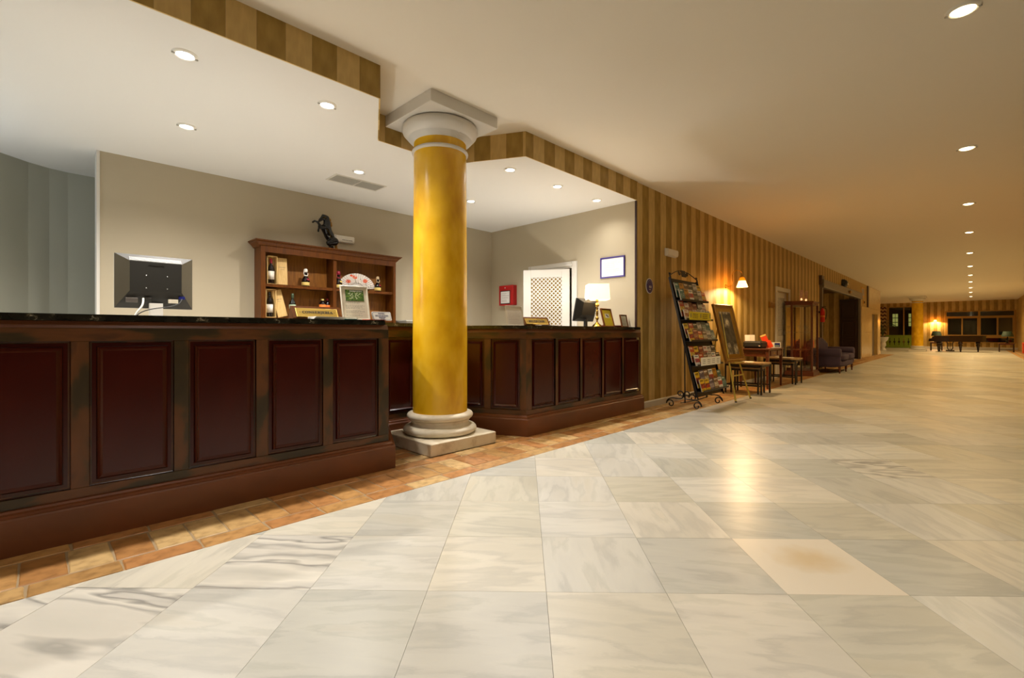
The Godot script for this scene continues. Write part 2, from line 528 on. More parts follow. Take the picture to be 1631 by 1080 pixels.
	mat("orange_plastic", rgb(232, 74, 34), 0.35)
	mat("green_shade", rgb(40, 62, 46), 0.7)
	mat("leaf", rgb(46, 76, 30), 0.5)
	mat("lime_panel", rgb(124, 150, 40), 0.5)
	mat("brown_zigzag", rgb(72, 36, 26), 0.7)
	mat("cream_zigzag", rgb(196, 164, 112), 0.7)
	mat("night_wall", rgb(40, 46, 40), 0.9)
	mat("window_frame", rgb(176, 134, 58), 0.45)
	tri_map(mat("wall_marble", Color.WHITE, 0.22), ramp(cloud, [[0.0, rgb(196, 170, 124)], [0.5, rgb(214, 190, 146)], [1.0, rgb(200, 174, 128)]]), Vector3(0.6, 0.6, 0.6))
	tri_map(mat("screed", Color.WHITE, 0.3), ramp(cloud, [[0.0, rgb(196, 192, 180)], [1.0, rgb(214, 208, 194)]]), Vector3(0.5, 0.5, 0.5))
	mat("burgundy", rgb(100, 26, 26), 0.5)
	var gl := mat("glass", Color(0.9, 0.95, 0.92, 0.1), 0.03)
	gl.transparency = BaseMaterial3D.TRANSPARENCY_ALPHA
	mat("gold_back", rgb(150, 122, 52), 0.4, 0.5)
	var cg := mat("cabinet_glass", Color(0.2, 0.18, 0.12, 0.1), 0.03)
	cg.transparency = BaseMaterial3D.TRANSPARENCY_ALPHA
	var ng := mat("night_glass", Color(0.05, 0.06, 0.06, 0.12), 0.03)
	ng.transparency = BaseMaterial3D.TRANSPARENCY_ALPHA
	var pg := mat("pink_glass", Color(0.95, 0.72, 0.66, 0.2), 0.05)
	pg.transparency = BaseMaterial3D.TRANSPARENCY_ALPHA
	mat("mirror", Color(0.8, 0.72, 0.5), 0.06, 1.0)
	var sh := mat("lamp_shade", Color(0.95, 0.92, 0.84), 0.8)
	sh.emission_enabled = true; sh.emission = Color(1.0, 0.93, 0.8); sh.emission_energy_multiplier = 0.75
	sh.backlight_enabled = true; sh.backlight = Color(0.6, 0.55, 0.45)
	glow("cool_lamp", Color.WHITE, 14.0, Color(0.98, 0.98, 1.0))
	glow("warm_lamp", Color.WHITE, 12.0, Color(1.0, 0.9, 0.7))
	glow("amber_lamp", rgb(255, 210, 120), 4.0, Color(1.0, 0.84, 0.55))
	glow("amber_crown", rgb(255, 150, 30), 1.5, Color(1.0, 0.5, 0.04))
	glow("amber_bulb", Color.WHITE, 9.0, Color(1.0, 0.85, 0.6))
	glow("lit_window", rgb(200, 190, 120), 0.5, Color(0.85, 0.85, 0.45))
	glow("candle_light", Color.WHITE, 2.5, Color(1.0, 0.75, 0.5))
	make_prints()

func cover(a: Color, b: Color, c: Color, seed_: int) -> Image:      # the cover of a leaflet: title bar, picture, blocks of text
	var r := RandomNumberGenerator.new(); r.seed = seed_
	var im := Image.create(48, 96, false, Image.FORMAT_RGBA8)
	im.fill(a)
	im.fill_rect(Rect2i(0, 30 + r.randi() % 14, 48, 34), b)
	for i in 26:
		im.fill_rect(Rect2i(r.randi() % 44, 32 + r.randi() % 30, 3 + r.randi() % 8, 2 + r.randi() % 7), b.lerp(c, r.randf()).darkened(r.randf() * 0.4))
	im.fill_rect(Rect2i(5, 8, 30 + r.randi() % 10, 6), c)
	im.fill_rect(Rect2i(5, 17, 20 + r.randi() % 14, 3), c.lerp(a, 0.3))
	for i in 4: im.fill_rect(Rect2i(5, 78 + i * 4, 20 + r.randi() % 18, 1), c.lerp(a, 0.25))
	return im

func notice(w: int, h: int, paper: Color, ink: Color, from: float, seed_: int) -> Image:      # lines of small print
	var r := RandomNumberGenerator.new(); r.seed = seed_
	var im := Image.create(w, h, false, Image.FORMAT_RGBA8)
	im.fill(paper)
	var y := int(h * from)
	while y < h * 0.92:
		var x := int(w * 0.1)
		var stop := w * (0.55 + r.randf() * 0.35)
		while x < stop:
			var l := 2 + r.randi() % 7
			im.fill_rect(Rect2i(x, y, l, 1), paper.lerp(ink, 0.6))
			x += l + 2
		y += 3 + (4 if r.randf() < 0.25 else 0)
	return im

func printed(called: String, im: Image, rough := 0.5) -> StandardMaterial3D:
	var m := mat(called, Color.WHITE, rough)
	m.albedo_texture = tex(im)
	return m

func make_prints():
	printed("print_notice", notice(96, 128, rgb(214, 204, 180), rgb(60, 56, 46), 0.42, 3))
	printed("print_letter", notice(96, 128, rgb(220, 210, 192), rgb(150, 134, 120), 0.2, 5))
	printed("print_certificate", notice(128, 96, rgb(240, 238, 236), rgb(110, 110, 130), 0.18, 7), 0.3)
	printed("print_plan", notice(64, 64, rgb(226, 224, 222), rgb(90, 70, 70), 0.14, 9))
	printed("print_small", notice(64, 96, rgb(206, 206, 190), rgb(90, 90, 90), 0.15, 13))
	var g := notice(64, 96, rgb(196, 178, 36), rgb(120, 104, 20), 0.5, 15)
	g.fill_rect(Rect2i(16, 22, 32, 26), rgb(210, 210, 206))
	for i in 12: g.fill_rect(Rect2i(24 + i, 28 + i, 7, 5), rgb(40, 38, 36))
	printed("print_yellow", g)
	# white flowers on green
	var r := RandomNumberGenerator.new(); r.seed = 77
	var fl := Image.create(128, 72, false, Image.FORMAT_RGBA8)
	fl.fill(rgb(52, 84, 20))
	for i in 260: fl.fill_rect(Rect2i(r.randi() % 126, r.randi() % 70, 2 + r.randi() % 8, 1 + r.randi() % 4), rgb(60, 92, 24).lerp(rgb(128, 158, 50), r.randf()))
	for i in 34:
		var c := Vector2i(20 + r.randi() % 90, 12 + r.randi() % 44)
		for k in 6: fl.fill_rect(Rect2i(c.x + r.randi() % 9 - 4, c.y + r.randi() % 7 - 3, 3, 2), rgb(214, 218, 180))
	printed("print_flowers", fl)
	# dark monochrome print with pale drapery in its corners
	var n := noise_img(128, 0.03, 4, 51)
	var dk := Image.create(96, 192, false, Image.FORMAT_RGBA8)
	for y in 192:
		for x in 96:
			var v := n.get_pixel(x, y % 128).r
			var k := 0.12 + 0.16 * v
			var up := Vector2((x - 46) / 26.0, (y - 52) / 22.0).length()
			if up < 1.2: k += (1.2 - up) * 0.9 * v
			var edge := Vector2((x - 48) / 48.0, (y - 8) / 12.0).length()
			if y < 18 and absf(sin(x * 0.12)) * 10.0 > y - 2: k += 0.45 * v
			var low := y - 136 - absf(x - 52.0) * 0.2
			if low > 0 and absf(x - 52.0) > 14 - low * 0.1: k += 0.55 * absf(sin(x * 0.5 + y * 0.35)) * v
			if y > 96 and y < 130 and y % 6 == 0 and x > 26 and x < 76: k += 0.12
			k *= 1.35
			dk.set_pixel(x, y, Color(k * 1.06, k, k * 0.86))
	printed("print_dark", dk, 0.35)
	# hand fan: white, with a ring of orange carnations on stems
	var fan := Image.create(256, 128, false, Image.FORMAT_RGBA8)
	fan.fill(rgb(222, 214, 206))
	for s in [[70, 70], [112, 34], [182, 58], [90, 24]]:
		for i in 90:
			var a := r.randf() * TAU
			var d := sqrt(r.randf()) * (15.0 if s[0] != 90 else 8.0)
			fan.fill_rect(Rect2i(int(s[0] + cos(a) * d * 1.1), int(s[1] + sin(a) * d * 0.9), 4, 3), rgb(206, 62, 26).lerp(rgb(240, 116, 60), r.randf()))
	for s in [[70, 84, 1], [116, 48, 1], [186, 72, 1], [150, 40, 0], [206, 96, 0], [132, 60, 0], [94, 88, 0], [218, 84, 0]]:
		for i in 26: fan.fill_rect(Rect2i(s[0] + int(sin(i * 0.5) * 2.0) + i / 4, s[1] + i, 2, 2), rgb(96, 104, 72))
	printed("print_fan", fan, 0.6)
	var bus := Image.create(128, 32, false, Image.FORMAT_RGBA8)
	bus.fill(rgb(206, 186, 20))
	printed("print_strip", bus)
	var covers := [
		[rgb(34, 96, 90), rgb(70, 120, 118), rgb(226, 226, 214)], [rgb(190, 134, 36), rgb(150, 96, 30), rgb(96, 54, 18)], [rgb(120, 90, 64), rgb(196, 178, 150), rgb(238, 230, 214)],
		[rgb(206, 198, 186), rgb(150, 140, 124), rgb(80, 70, 60)], [rgb(58, 52, 40), rgb(128, 116, 84), rgb(216, 206, 180)], [rgb(186, 60, 30), rgb(226, 178, 42), rgb(246, 232, 190)],
		[rgb(128, 40, 30), rgb(170, 100, 60), rgb(230, 200, 160)], [rgb(226, 214, 204), rgb(206, 150, 130), rgb(170, 70, 60)], [rgb(226, 186, 40), rgb(170, 40, 30), rgb(60, 30, 20)],
		[rgb(126, 140, 126), rgb(196, 204, 190), rgb(60, 66, 60)], [rgb(88, 80, 96), rgb(150, 140, 150), rgb(224, 216, 214)], [rgb(236, 228, 216), rgb(190, 54, 44), rgb(54, 90, 120)]]
	for i in covers.size():
		printed("cover_%d" % i, cover(covers[i][0], covers[i][1], covers[i][2], 100 + i), 0.3)

# ------------------------------------------------------------------ the room
const NICHE := [Vector2(-3.235, 3.0), Vector2(-3.235, -1.85), Vector2(-3.95, -2.245), Vector2(-3.95, -3.1), Vector2(-3.235, -3.49), Vector2(-3.235, -5.73)]

func wall_box(s: SurfaceTool, x0: float, x1: float, y0: float, y1: float, z0: float, z1: float):
	bx(s, Vector3((x0 + x1) / 2, (y0 + y1) / 2, (z0 + z1) / 2), Vector3(absf(x1 - x0), absf(y1 - y0), absf(z1 - z0)))

func make_shell():
	var t := 0.2
	# long corridor wall with its openings
	var s := mb()
	wall_box(s, WX - t, WX, 0, CEIL, RZ - 0.012, -12.08)
	wall_box(s, WX - t, WX, 2.03, CEIL, -12.08, -13.08)
	wall_box(s, WX - t, WX, 0, CEIL, -13.08, -16.45)
	wall_box(s, WX - t, WX, 2.48, CEIL, -16.45, -23.25)
	wall_box(s, WX - t, WX, 0, CEIL, -23.25, -26.55)
	wall_box(s, WX - t, WX, 1.92, CEIL, -26.55, -28.3)
	wall_box(s, WX - t, WX, 0, CEIL, -28.3, -29.2)
	wall_box(s, -4.95, WX - t, 0, CEIL, -29.0, -29.2)
	struct(obj("wall_left", s, M.wallpaper))
	# marble cladding past the wide opening, slab by slab
	var clad := base("trim_1"); struct(clad)
	for g in [[-23.75, -24.75], [-24.75, -25.65], [-25.65, -26.53]]:
		for h in [[0.0, 1.07], [1.07, 2.14]]:
			var p := mb()
			bx(p, Vector3(WX + 0.012, (h[0] + h[1]) / 2, (g[0] + g[1]) / 2), Vector3(0.03, h[1] - h[0] - 0.006, absf(g[1] - g[0]) - 0.006), 0.003)
			obj("marble_slab", p, M.wall_marble, clad)
	for g in [[1.94, 2.14, -26.53, -28.32], [0.0, 2.14, -28.32, -29.2], [2.14, CEIL - 0.01, -25.46, -26.7], [2.14, CEIL - 0.01, -26.7, -27.95], [2.14, CEIL - 0.01, -27.95, -29.2]]:
		var p := mb()
		bx(p, Vector3(WX + 0.012, (g[0] + g[1]) / 2, (g[2] + g[3]) / 2), Vector3(0.03, g[1] - g[0] - 0.004, absf(g[3] - g[2]) - 0.006), 0.003)
		obj("marble_slab", p, M.wall_marble, clad)
	# reception: end wall with a doorway, back wall, curved wall
	s = mb()
	wall_box(s, -7.6, -5.14, 0, CEIL, RZ, RZ - t)
	wall_box(s, -5.14, -4.34, 2.04, CEIL, RZ, RZ - t)
	wall_box(s, -4.34, WX - t, 0, CEIL, RZ, RZ - t)
	wall_box(s, WX - t, WX - 0.004, 0, LOW, RZ, RZ - 0.012)
	wall_box(s, -5.4, -4.1, 0, 2.3, RZ - 1.3, RZ - 1.4)
	wall_box(s, -5.4, -5.3, 0, 2.3, RZ - t, RZ - 1.3)
	wall_box(s, -4.2, -4.1, 0, 2.3, RZ - t, RZ - 1.3)
	wall_box(s, -5.4, -4.1, 2.3, 2.4, RZ - t, RZ - 1.4)
	struct(obj("wall_reception_end", s, M.beige_paint))
	s = mb()
	wall_box(s, BX - 0.16, BX, 0, LOW, -0.44, RZ)
	struct(obj("wall_reception_back", s, M.beige_paint))
	s = mb()
	wall_box(s, BX - 0.165, BX + 0.006, 0, LOW, -0.415, -0.44)
	struct(obj("trim_2", s, M.white_trim))
	s = mb()
	var curve := PackedVector2Array()
	var inner := [Vector2(-4.4, 3.0), Vector2(-5.3, 2.1), Vector2(-6.1, 1.25), Vector2(-6.6, 0.68), Vector2(-6.92, 0.25), Vector2(-7.1, 0.06), Vector2(-7.2, -0.1), Vector2(-7.245, -0.25), Vector2(-7.25, -0.5), Vector2(-7.2, -0.9), Vector2(-7.1, -1.4), Vector2(-6.31, -2.0)]
	for p in inner: curve.append(p)
	for i in inner.size(): curve.append(inner[inner.size() - 1 - i] + Vector2(-0.12, 0.0))
	slab(s, curve, 0, LOW)
	struct(obj("wall_curved", s, M.grey_paint))
	s = mb()
	wall_box(s, -7.8, -7.6, 0, CEIL, 3.2, RZ - t)
	struct(obj("wall_outer", s, M.grey_paint))
	s = mb()
	wall_box(s, -7.8, 2.2, 0, CEIL, 3.0, 3.2)
	struct(obj("wall_behind", s, M.wallpaper))
	s = mb()
	wall_box(s, 2.0, 2.2, 0, CEIL, -8.5, FARZ)
	wall_box(s, 2.0, 2.2, 2.7, CEIL, 3.0, -8.5)
	struct(obj("wall_right", s, M.wallpaper))
	# a dim room to the right of the viewer, past a wide opening
	s = mb()
	wall_box(s, 6.5, 6.7, 0, CEIL, 3.2, -8.7)
	wall_box(s, 2.2, 6.7, 0, CEIL, 3.0, 3.2)
	wall_box(s, 2.2, 6.7, 0, CEIL, -8.5, -8.7)
	struct(obj("wall_side_room", s, M.side_paint))
	s = mb()
	wall_box(s, 2.2, 6.7, CEIL, CEIL + 0.2, 3.2, -8.7)
	struct(obj("ceiling_side_room", s, M.side_paint))
	s = mb()
	wall_box(s, 2.2, 6.7, -0.16, 0.0, 3.2, -8.7)
	struct(obj("floor_side_room", s, M.side_carpet))
	# lounge: left wall and far wall round its two windows
	s = mb()
	wall_box(s, -4.95, -4.75, 0, CEIL, -29.2, FARZ)
	struct(obj("wall_lounge", s, M.wallpaper))
	s = mb()
	wall_box(s, -4.95, -4.22, 0, CEIL, FARZ, FARZ - t)
	wall_box(s, -4.22, -2.45, 2.86, CEIL, FARZ, FARZ - t)
	wall_box(s, -2.45, -1.26, 0, CEIL, FARZ, FARZ - t)
	wall_box(s, -1.26, 1.92, 2.46, CEIL, FARZ, FARZ - t)
	wall_box(s, -1.26, 1.92, 0, 0.42, FARZ, FARZ - t)
	wall_box(s, 1.92, 2.2, 0, CEIL, FARZ, FARZ - t)
	struct(obj("wall_far", s, M.wallpaper))
	# ceilings
	s = mb()
	wall_box(s, -7.8, 2.2, CEIL, CEIL + 0.2, 3.2, FARZ - t)
	struct(obj("ceiling", s, M.hall_paint))
	s = mb()
	var poly := PackedVector2Array()
	for p in NICHE: poly.append(p + Vector2(-0.012, 0.0))
	poly[0].y = 2.99
	poly[5].y = RZ + 0.002
	poly.append(Vector2(-7.59, RZ + 0.002)); poly.append(Vector2(-7.59, 2.99))
	slab(s, poly, LOW, CEIL - 0.002)
	struct(obj("ceiling_reception", s, M.white_paint))
	# striped band round the lower ceiling
	s = mb()
	var run := 0.0
	for i in NICHE.size() - 1:
		var a: Vector2 = NICHE[i]; var b: Vector2 = NICHE[i + 1]
		var l := a.distance_to(b)
		var u0: float = -a.y if i in [0, 4] else run
		var n := Vector2(-(b - a).y, (b - a).x).normalized()
		for e in [[0.0, 1.0], [-0.011, -1.0]]:
			var A := at2(a + n * e[0], LOW - 0.004); var B := at2(b + n * e[0], LOW - 0.004)
			var C := at2(b + n * e[0], CEIL); var D := at2(a + n * e[0], CEIL)
			tri(s, A, B, C, at2(n * e[1], 0), Vector2(u0, -2.85), Vector2(u0 + l, -2.85), Vector2(u0 + l, -3.1))
			tri(s, A, C, D, at2(n * e[1], 0), Vector2(u0, -2.85), Vector2(u0 + l, -3.1), Vector2(u0, -3.1))
		quad(s, at2(a, LOW - 0.004), at2(b, LOW - 0.004), at2(b - n * 0.011, LOW - 0.004), at2(a - n * 0.011, LOW - 0.004), Vector3.DOWN)
		run = u0 + l
	struct(obj("trim_3", s, M.wallpaper))
	# dark strip on the corner where the reception meets the corridor
	s = mb()
	bx(s, Vector3(WX - 0.012, (1.12 + LOW) / 2, RZ + 0.006), Vector3(0.03, LOW - 1.12, 0.014), 0.003)
	struct(obj("trim_4", s, M.door_wood))
	# baseboards
	for d in [["baseboard_left", [[-5.87, -11.99], [-13.17, -16.3], [-23.4, -23.73]]]]:
		s = mb()
		for g in d[1]: carry(s, [Vector2(WX, g[0]), Vector2(WX, g[1])], [Vector2(0, 0), Vector2(0.016, 0), Vector2(0.016, 0.078), Vector2(0.008, 0.09), Vector2(0, 0.092)])
		struct(obj(d[0], s, M.cream_zigzag if false else M.white_trim))
	s = mb()
	carry(s, [Vector2(-2.45, FARZ), Vector2(2.0, FARZ)], [Vector2(0, 0), Vector2(0.016, 0), Vector2(0.016, 0.12), Vector2(0, 0.13)])
	struct(obj("baseboard_far", s, M.white_trim))
	# dark timber post between the wallpaper and the lifts
	s = mb()
	bx(s, Vector3(WX + 0.02, 2.62, -25.35), Vector3(0.06, 0.92, 0.2), 0.004)
	struct(obj("trim_5", s, M.door_frame_wood))
	# vestibule behind the wide opening
	s = mb()
	wall_box(s, -5.6, -5.4, 0, 2.7, -16.25, -23.45)
	wall_box(s, -5.4, WX - t, 0, 2.7, -16.25, -16.45)
	wall_box(s, -5.4, WX - t, 0, 2.7, -23.25, -23.45)
	struct(obj("wall_vestibule", s, M.wallpaper))
	s = mb()
	wall_box(s, -5.6, WX - t, 2.7, 2.8, -16.25, -23.45)
	struct(obj("ceiling_vestibule", s, M.door_wood))

func make_floor():
	var f := base("floor"); struct(f)
	var s := mb()
	wall_box(s, -3.18, 2.2, -0.16, -0.012, 3.2, FARZ - 0.2)
	obj("mortar_bed", s, M.mortar_dark, f)
	s = mb()
	wall_box(s, -4.6, -2.66, -0.012, -0.0035, 3.2, -29.2)
	wall_box(s, 1.45, 2.2, -0.012, -0.0035, 3.2, FARZ)
	obj("brick_mortar", s, M.mortar_sand, f)
	s = mb()
	wall_box(s, -7.8, -3.18, -0.16, -0.012, 3.2, FARZ - 0.2)
	wall_box(s, -7.8, -4.08, -0.012, 0.0, 3.2, RZ - 1.4)
	wall_box(s, -4.08, -3.42, -0.012, 0.0, 3.2, -1.95)
	wall_box(s, -4.08, -3.42, -0.012, 0.0, -3.6, RZ - 1.4)
	wall_box(s, -5.6, WX - 0.02, -0.012, -0.001, -16.25, -23.45)
	wall_box(s, -4.95, -2.66, -0.012, -0.001, -29.2, FARZ)
	obj("reception_floor", s, M.screed, f)
	# marble tiles laid on the diagonal, cut along the brick border
	var o := Vector2(-1.2292, -1.4481)
	var e1 := Vector2(0.351, -0.333); var e2 := Vector2(-0.3475, -0.3725)
	var border := PackedVector2Array([Vector2(-2.668, 2.9), Vector2(1.445, 2.9), Vector2(1.445, FARZ + 0.02), Vector2(-2.668, FARZ + 0.02)])
	var fw := Vector2(-sin(YAW), -cos(YAW)); var rt := Vector2(cos(YAW), -sin(YAW))
	var seen := []; var rest := []
	for i in range(-70, 90):
		for j in range(-90, 90):
			var c := o + e1 * (i + 0.5) + e2 * (j + 0.5)
			if c.x < -3.2 or c.x > 1.95 or c.y > 3.3 or c.y < FARZ - 0.4: continue
			var g := 0.0005
			var k1 := e1 * (0.5 - g / 0.48); var k2 := e2 * (0.5 - g / 0.51)
			var cut := Geometry2D.intersect_polygons(PackedVector2Array([c - k1 - k2, c + k1 - k2, c + k1 + k2, c - k1 + k2]), border)
			if cut.is_empty(): continue
			var area := 0.0
			var p: PackedVector2Array = cut[0]
			for k in p.size(): area += p[k].cross(p[(k + 1) % p.size()]) * 0.5
			if absf(area) < 0.00015: continue
			var vis := false
			var near := 1e9
			for q in p + PackedVector2Array([c]):
				var z := q.dot(fw)
				if z < 0.3: continue
				var x := 815.5 + 745.0 * q.dot(rt) / z; var y := 530.0 + 745.0 * 1.05 / z
				if x > -5 and x < 1636 and y < 1085: vis = true; near = minf(near, z)
			(seen if vis else rest).append([near, p, i, j])
	seen.sort_custom(func(a, b): return a[0] < b[0])
	while seen.size() > 298: rest.append(seen.pop_back())
	var r := RandomNumberGenerator.new(); r.seed = 5
	for a in seen:
		var t := mb()
		r.seed = (a[2] + 200) * 977 + (a[3] + 200) * 131
		var m: Material = M["floor_marble_%d" % (r.randi() % 8)]
		var roll := r.randf()
		if a[2] == -3 and a[3] == 0 or a[2] in [-5, -4] and a[3] == -1 or roll < 0.012: m = M.floor_marble_veined
		if a[2] == 2 and a[3] == 0: m = M.floor_marble_stained
		tile(t, a[1], r, m == M.floor_marble_stained, e1, e2, o + e1 * a[2] + e2 * a[3])
		obj("marble_tile", t, m, f)
	var far := []
	for k in 8: far.append(mb())
	for a in rest:
		r.seed = (a[2] + 200) * 977 + (a[3] + 200) * 131
		tile(far[r.randi() % 8], a[1], r, false, e1, e2, Vector2.ZERO)
	for k in 8: obj("marble_tiles", far[k], M["floor_marble_%d" % k], f).set_meta("kind", "stuff")
	# brick border: stretchers, headers, stretchers
	var shapes := {}
	for kind in [["row", 0.131, 0.296], ["head", 0.286, 0.148]]:
		for v in 4:
			var b := mb()
			r.seed = 900 + v
			var hx: float = kind[1] / 2; var hz: float = kind[2] / 2
			var ring := PackedVector2Array()
			for q in [Vector2(-hx, -hz), Vector2(0, -hz), Vector2(hx, -hz), Vector2(hx, 0), Vector2(hx, hz), Vector2(0, hz), Vector2(-hx, hz), Vector2(-hx, 0)]:
				ring.append(q + Vector2(r.randf_range(-0.003, 0.003), r.randf_range(-0.003, 0.003)))
			var top := []
			for q in ring: top.append(at2(q * (1.0 - 0.007 / q.length()), r.randf_range(-0.0008, 0.0012)))
			for k in 8:
				var k2 := (k + 1) % 8
				quad(b, at2(ring[k], -0.012), at2(ring[k2], -0.012), at2(ring[k2], -0.005), at2(ring[k], -0.005), at2(ring[k] + ring[k2], 0))
				quad(b, at2(ring[k], -0.005), at2(ring[k2], -0.005), top[k2], top[k], at2(ring[k] + ring[k2], 0.1))
				tri(b, top[k], top[k2], Vector3(0, 0.001, 0), Vector3.UP)
			b.generate_normals()
			shapes[kind[0] + str(v)] = b.commit()
	var rows := [["row", -2.735, 0.03, 0.3035], ["head", -2.953, 0.055, 0.1553], ["row", -3.172, -0.12, 0.3035]]
	var far_b := []
	for k in 6: far_b.append(mb())
	var hold := PackedVector2Array([Vector2(-3.255, -2.31), Vector2(-3.255, -3.08), Vector2(-4.0, -3.08), Vector2(-4.0, -2.31)])
	for row in rows:
		for k in range(-9, 190):
			var z: float = row[2] - row[3] * k - row[3] / 2
			if z < -29.0: break
			r.seed = int(row[1] * -1000) + k * 37
			var c := r.randi() % 6; var v := r.randi() % 4
			var at := Vector3(row[1], r.randf_range(-0.001, 0.001), z)
			if z < 0.6 and z > -15.6:
				var b := obj("brick", shapes[row[0] + str(v)], M["clay_%d" % c], f)
				b.position = at
			else:
				far_b[c].append_from(shapes[row[0] + str(v)], 0, Transform3D(Basis(), at))
	for z in range(0, 96):      # border on the right-hand side, far down the hall
		for x in [1.52, 1.74, 1.93]:
			r.seed = z * 7 + int(x * 100)
			far_b[r.randi() % 6].append_from(shapes["row" + str(r.randi() % 4)], 0, Transform3D(Basis(), Vector3(x, 0, -13.0 - 0.3035 * z)))
	for k in 6: obj("border_bricks", far_b[k], M["clay_%d" % k], f).set_meta("kind", "stuff")
	for k in 7:                  # bricks in the bay round the column's plinth
		for q in 3:
			r.seed = 4000 + k * 10 + q
			var at := Vector3(-3.315 - q * 0.148, 0, -1.98 - k * 0.3035 + (0.15 if q % 2 else 0.0))
			if at.z < -2.15 and at.z > -3.2 and at.x < -3.2 and Geometry2D.is_point_in_polygon(Vector2(at.x, at.z), hold): continue
			if at.z < -3.5: continue
			var b := obj("brick", shapes["row" + str(r.randi() % 4)], M["clay_%d" % (r.randi() % 6)], f)
			b.position = at

func tile(s: SurfaceTool, p: PackedVector2Array, r: RandomNumberGenerator, fit: bool, e1: Vector2, e2: Vector2, corner: Vector2):
	var off := Vector2(r.randf(), r.randf())
	var turn := 0.0 if r.randf() < 0.7 else PI / 2
	turn += r.randf_range(-0.15, 0.15) + 0.75
	var c := Vector2.ZERO
	for q in p: c += q
	c /= p.size()
	var up := r.randf_range(-0.0002, 0.0002)
	var tilt := Vector2(r.randf_range(-1, 1), r.randf_range(-1, 1)) * 0.0006
	var top := []; var uv := []
	for q in p:
		var d := q - c
		top.append(at2(q - d.normalized() * 0.0003, up + d.dot(tilt)))
		var w := d.rotated(turn)
		uv.append(Vector2((q - corner).dot(e1) / e1.length_squared(), 1.0 - (q - corner).dot(e2) / e2.length_squared()) if fit else off + Vector2(w.x * 0.16, w.y * 0.7))
	for k in p.size():
		var k2 := (k + 1) % p.size()
		tri(s, Vector3(c.x, up, c.y), top[k], top[k2], Vector3.UP, off if not fit else Vector2(0.5, 0.5), uv[k], uv[k2])
		var a := at2(p[k], -0.01); var b := at2(p[k2], -0.01)
		var n := at2((p[k] + p[k2]) * 0.5 - c, 0)
		tri(s, a, b, top[k2], n, uv[k], uv[k2], uv[k2]); tri(s, a, top[k2], top[k], n, uv[k], uv[k2], uv[k])

# ------------------------------------------------------------------ counters and column
const PANEL := [Vector2(0, 0.0005), Vector2(0.0, -0.016), Vector2(0.004, -0.018), Vector2(0.026, -0.016), Vector2(0.031, 0.001), Vector2(0.037, 0.007), Vector2(0.044, 0.0), Vector2(0.052, -0.006)]

# the face of a counter between two plan points; gaps are the panels as [from, to] measured from a
func counter_face(root: Node3D, a: Vector2, b: Vector2, gaps: Array, top: float):
	var d := (b - a).normalized()
	var n := Vector2(-d.y, d.x)
	var l := a.distance_to(b)
	var xf := Transform3D(Basis(Vector3(d.x, 0, d.y), Vector3.UP, Vector3(n.x, 0, n.y)), at2(a, 0) - root.position)
	var y0 := 0.257; var y1 := top - 0.139
	for g in gaps:
		var s := mb()
		rings(s, g[0], g[1], y0, y1, PANEL, xf)
		obj("panel", s, M.counter_panel, root)
	var edges := [0.0]
	for g in gaps: edges.append(g[0]); edges.append(g[1])
	edges.append(l)
	for i in range(0, edges.size(), 2):
		var w: float = edges[i + 1] - edges[i]
		if w < 0.004: continue
		var s := mb()
		bx(s, Vector3((edges[i] + edges[i + 1]) / 2, (y0 + y1) / 2, -0.012), Vector3(w, y1 - y0, 0.024), 0.002, xf)
		obj("stile", s, M.counter_frame, root)
	for r in [[0.17, y0], [y1, top - 0.07]]:
		var s := mb()
		bx(s, Vector3(l / 2, (r[0] + r[1]) / 2, -0.012), Vector3(l, r[1] - r[0], 0.024), 0.002, xf)
		obj("rail", s, M.counter_rail, root)

func counter_bands(root: Node3D, path: Array, top: float, back: Array):
	var off := func(p): return Vector2(p.x - root.position.x, p.y - root.position.z)
	var local := path.map(off)
	var s := mb()
	carry(s, local, [Vector2(-0.02, 0), Vector2(0.05, 0), Vector2(0.05, 0.168), Vector2(0.044, 0.176), Vector2(0.036, 0.178), Vector2(0.034, 0.19), Vector2(0.022, 0.196), Vector2(0.018, 0.206), Vector2(-0.02, 0.208)])
	obj("plinth", s, M.counter_plinth, root)
	s = mb()
	carry(s, local, [Vector2(-0.03, top - 0.075), Vector2(-0.002, top - 0.07), Vector2(-0.004, top - 0.062), Vector2(-0.01, top - 0.036), Vector2(-0.03, top - 0.034)])
	obj("frieze", s, M.counter_plinth, root)
	var poly := PackedVector2Array()
	for p in path: poly.append(p)
	for p in back: poly.append(p)
	var core := Geometry2D.offset_polygon(poly, -0.0175)[0]
	var q := PackedVector2Array()
	for p in core: q.append(off.call(p))
	s = mb()
	slab(s, q, 0.0, top - 0.036)
	obj("carcass", s, M.counter_frame, root)

func counter_top(path: Array, back: Array, top: float, label: String):
	var poly := PackedVector2Array()
	for p in path: poly.append(p)
	for p in back: poly.append(p)
	var c := at2(path[0], top)
	var o := Node3D.new()
	var s := mb()
	var big := Geometry2D.offset_polygon(poly, 0.03, Geometry2D.JOIN_MITER)[0]
	var small := Geometry2D.offset_polygon(poly, 0.026, Geometry2D.JOIN_MITER)[0]
	slab(s, big, top - 0.034, top - 0.004)
	slab(s, small, top - 0.004, top)
	tag(obj("countertop", s, M.black_marble), label, "countertop")

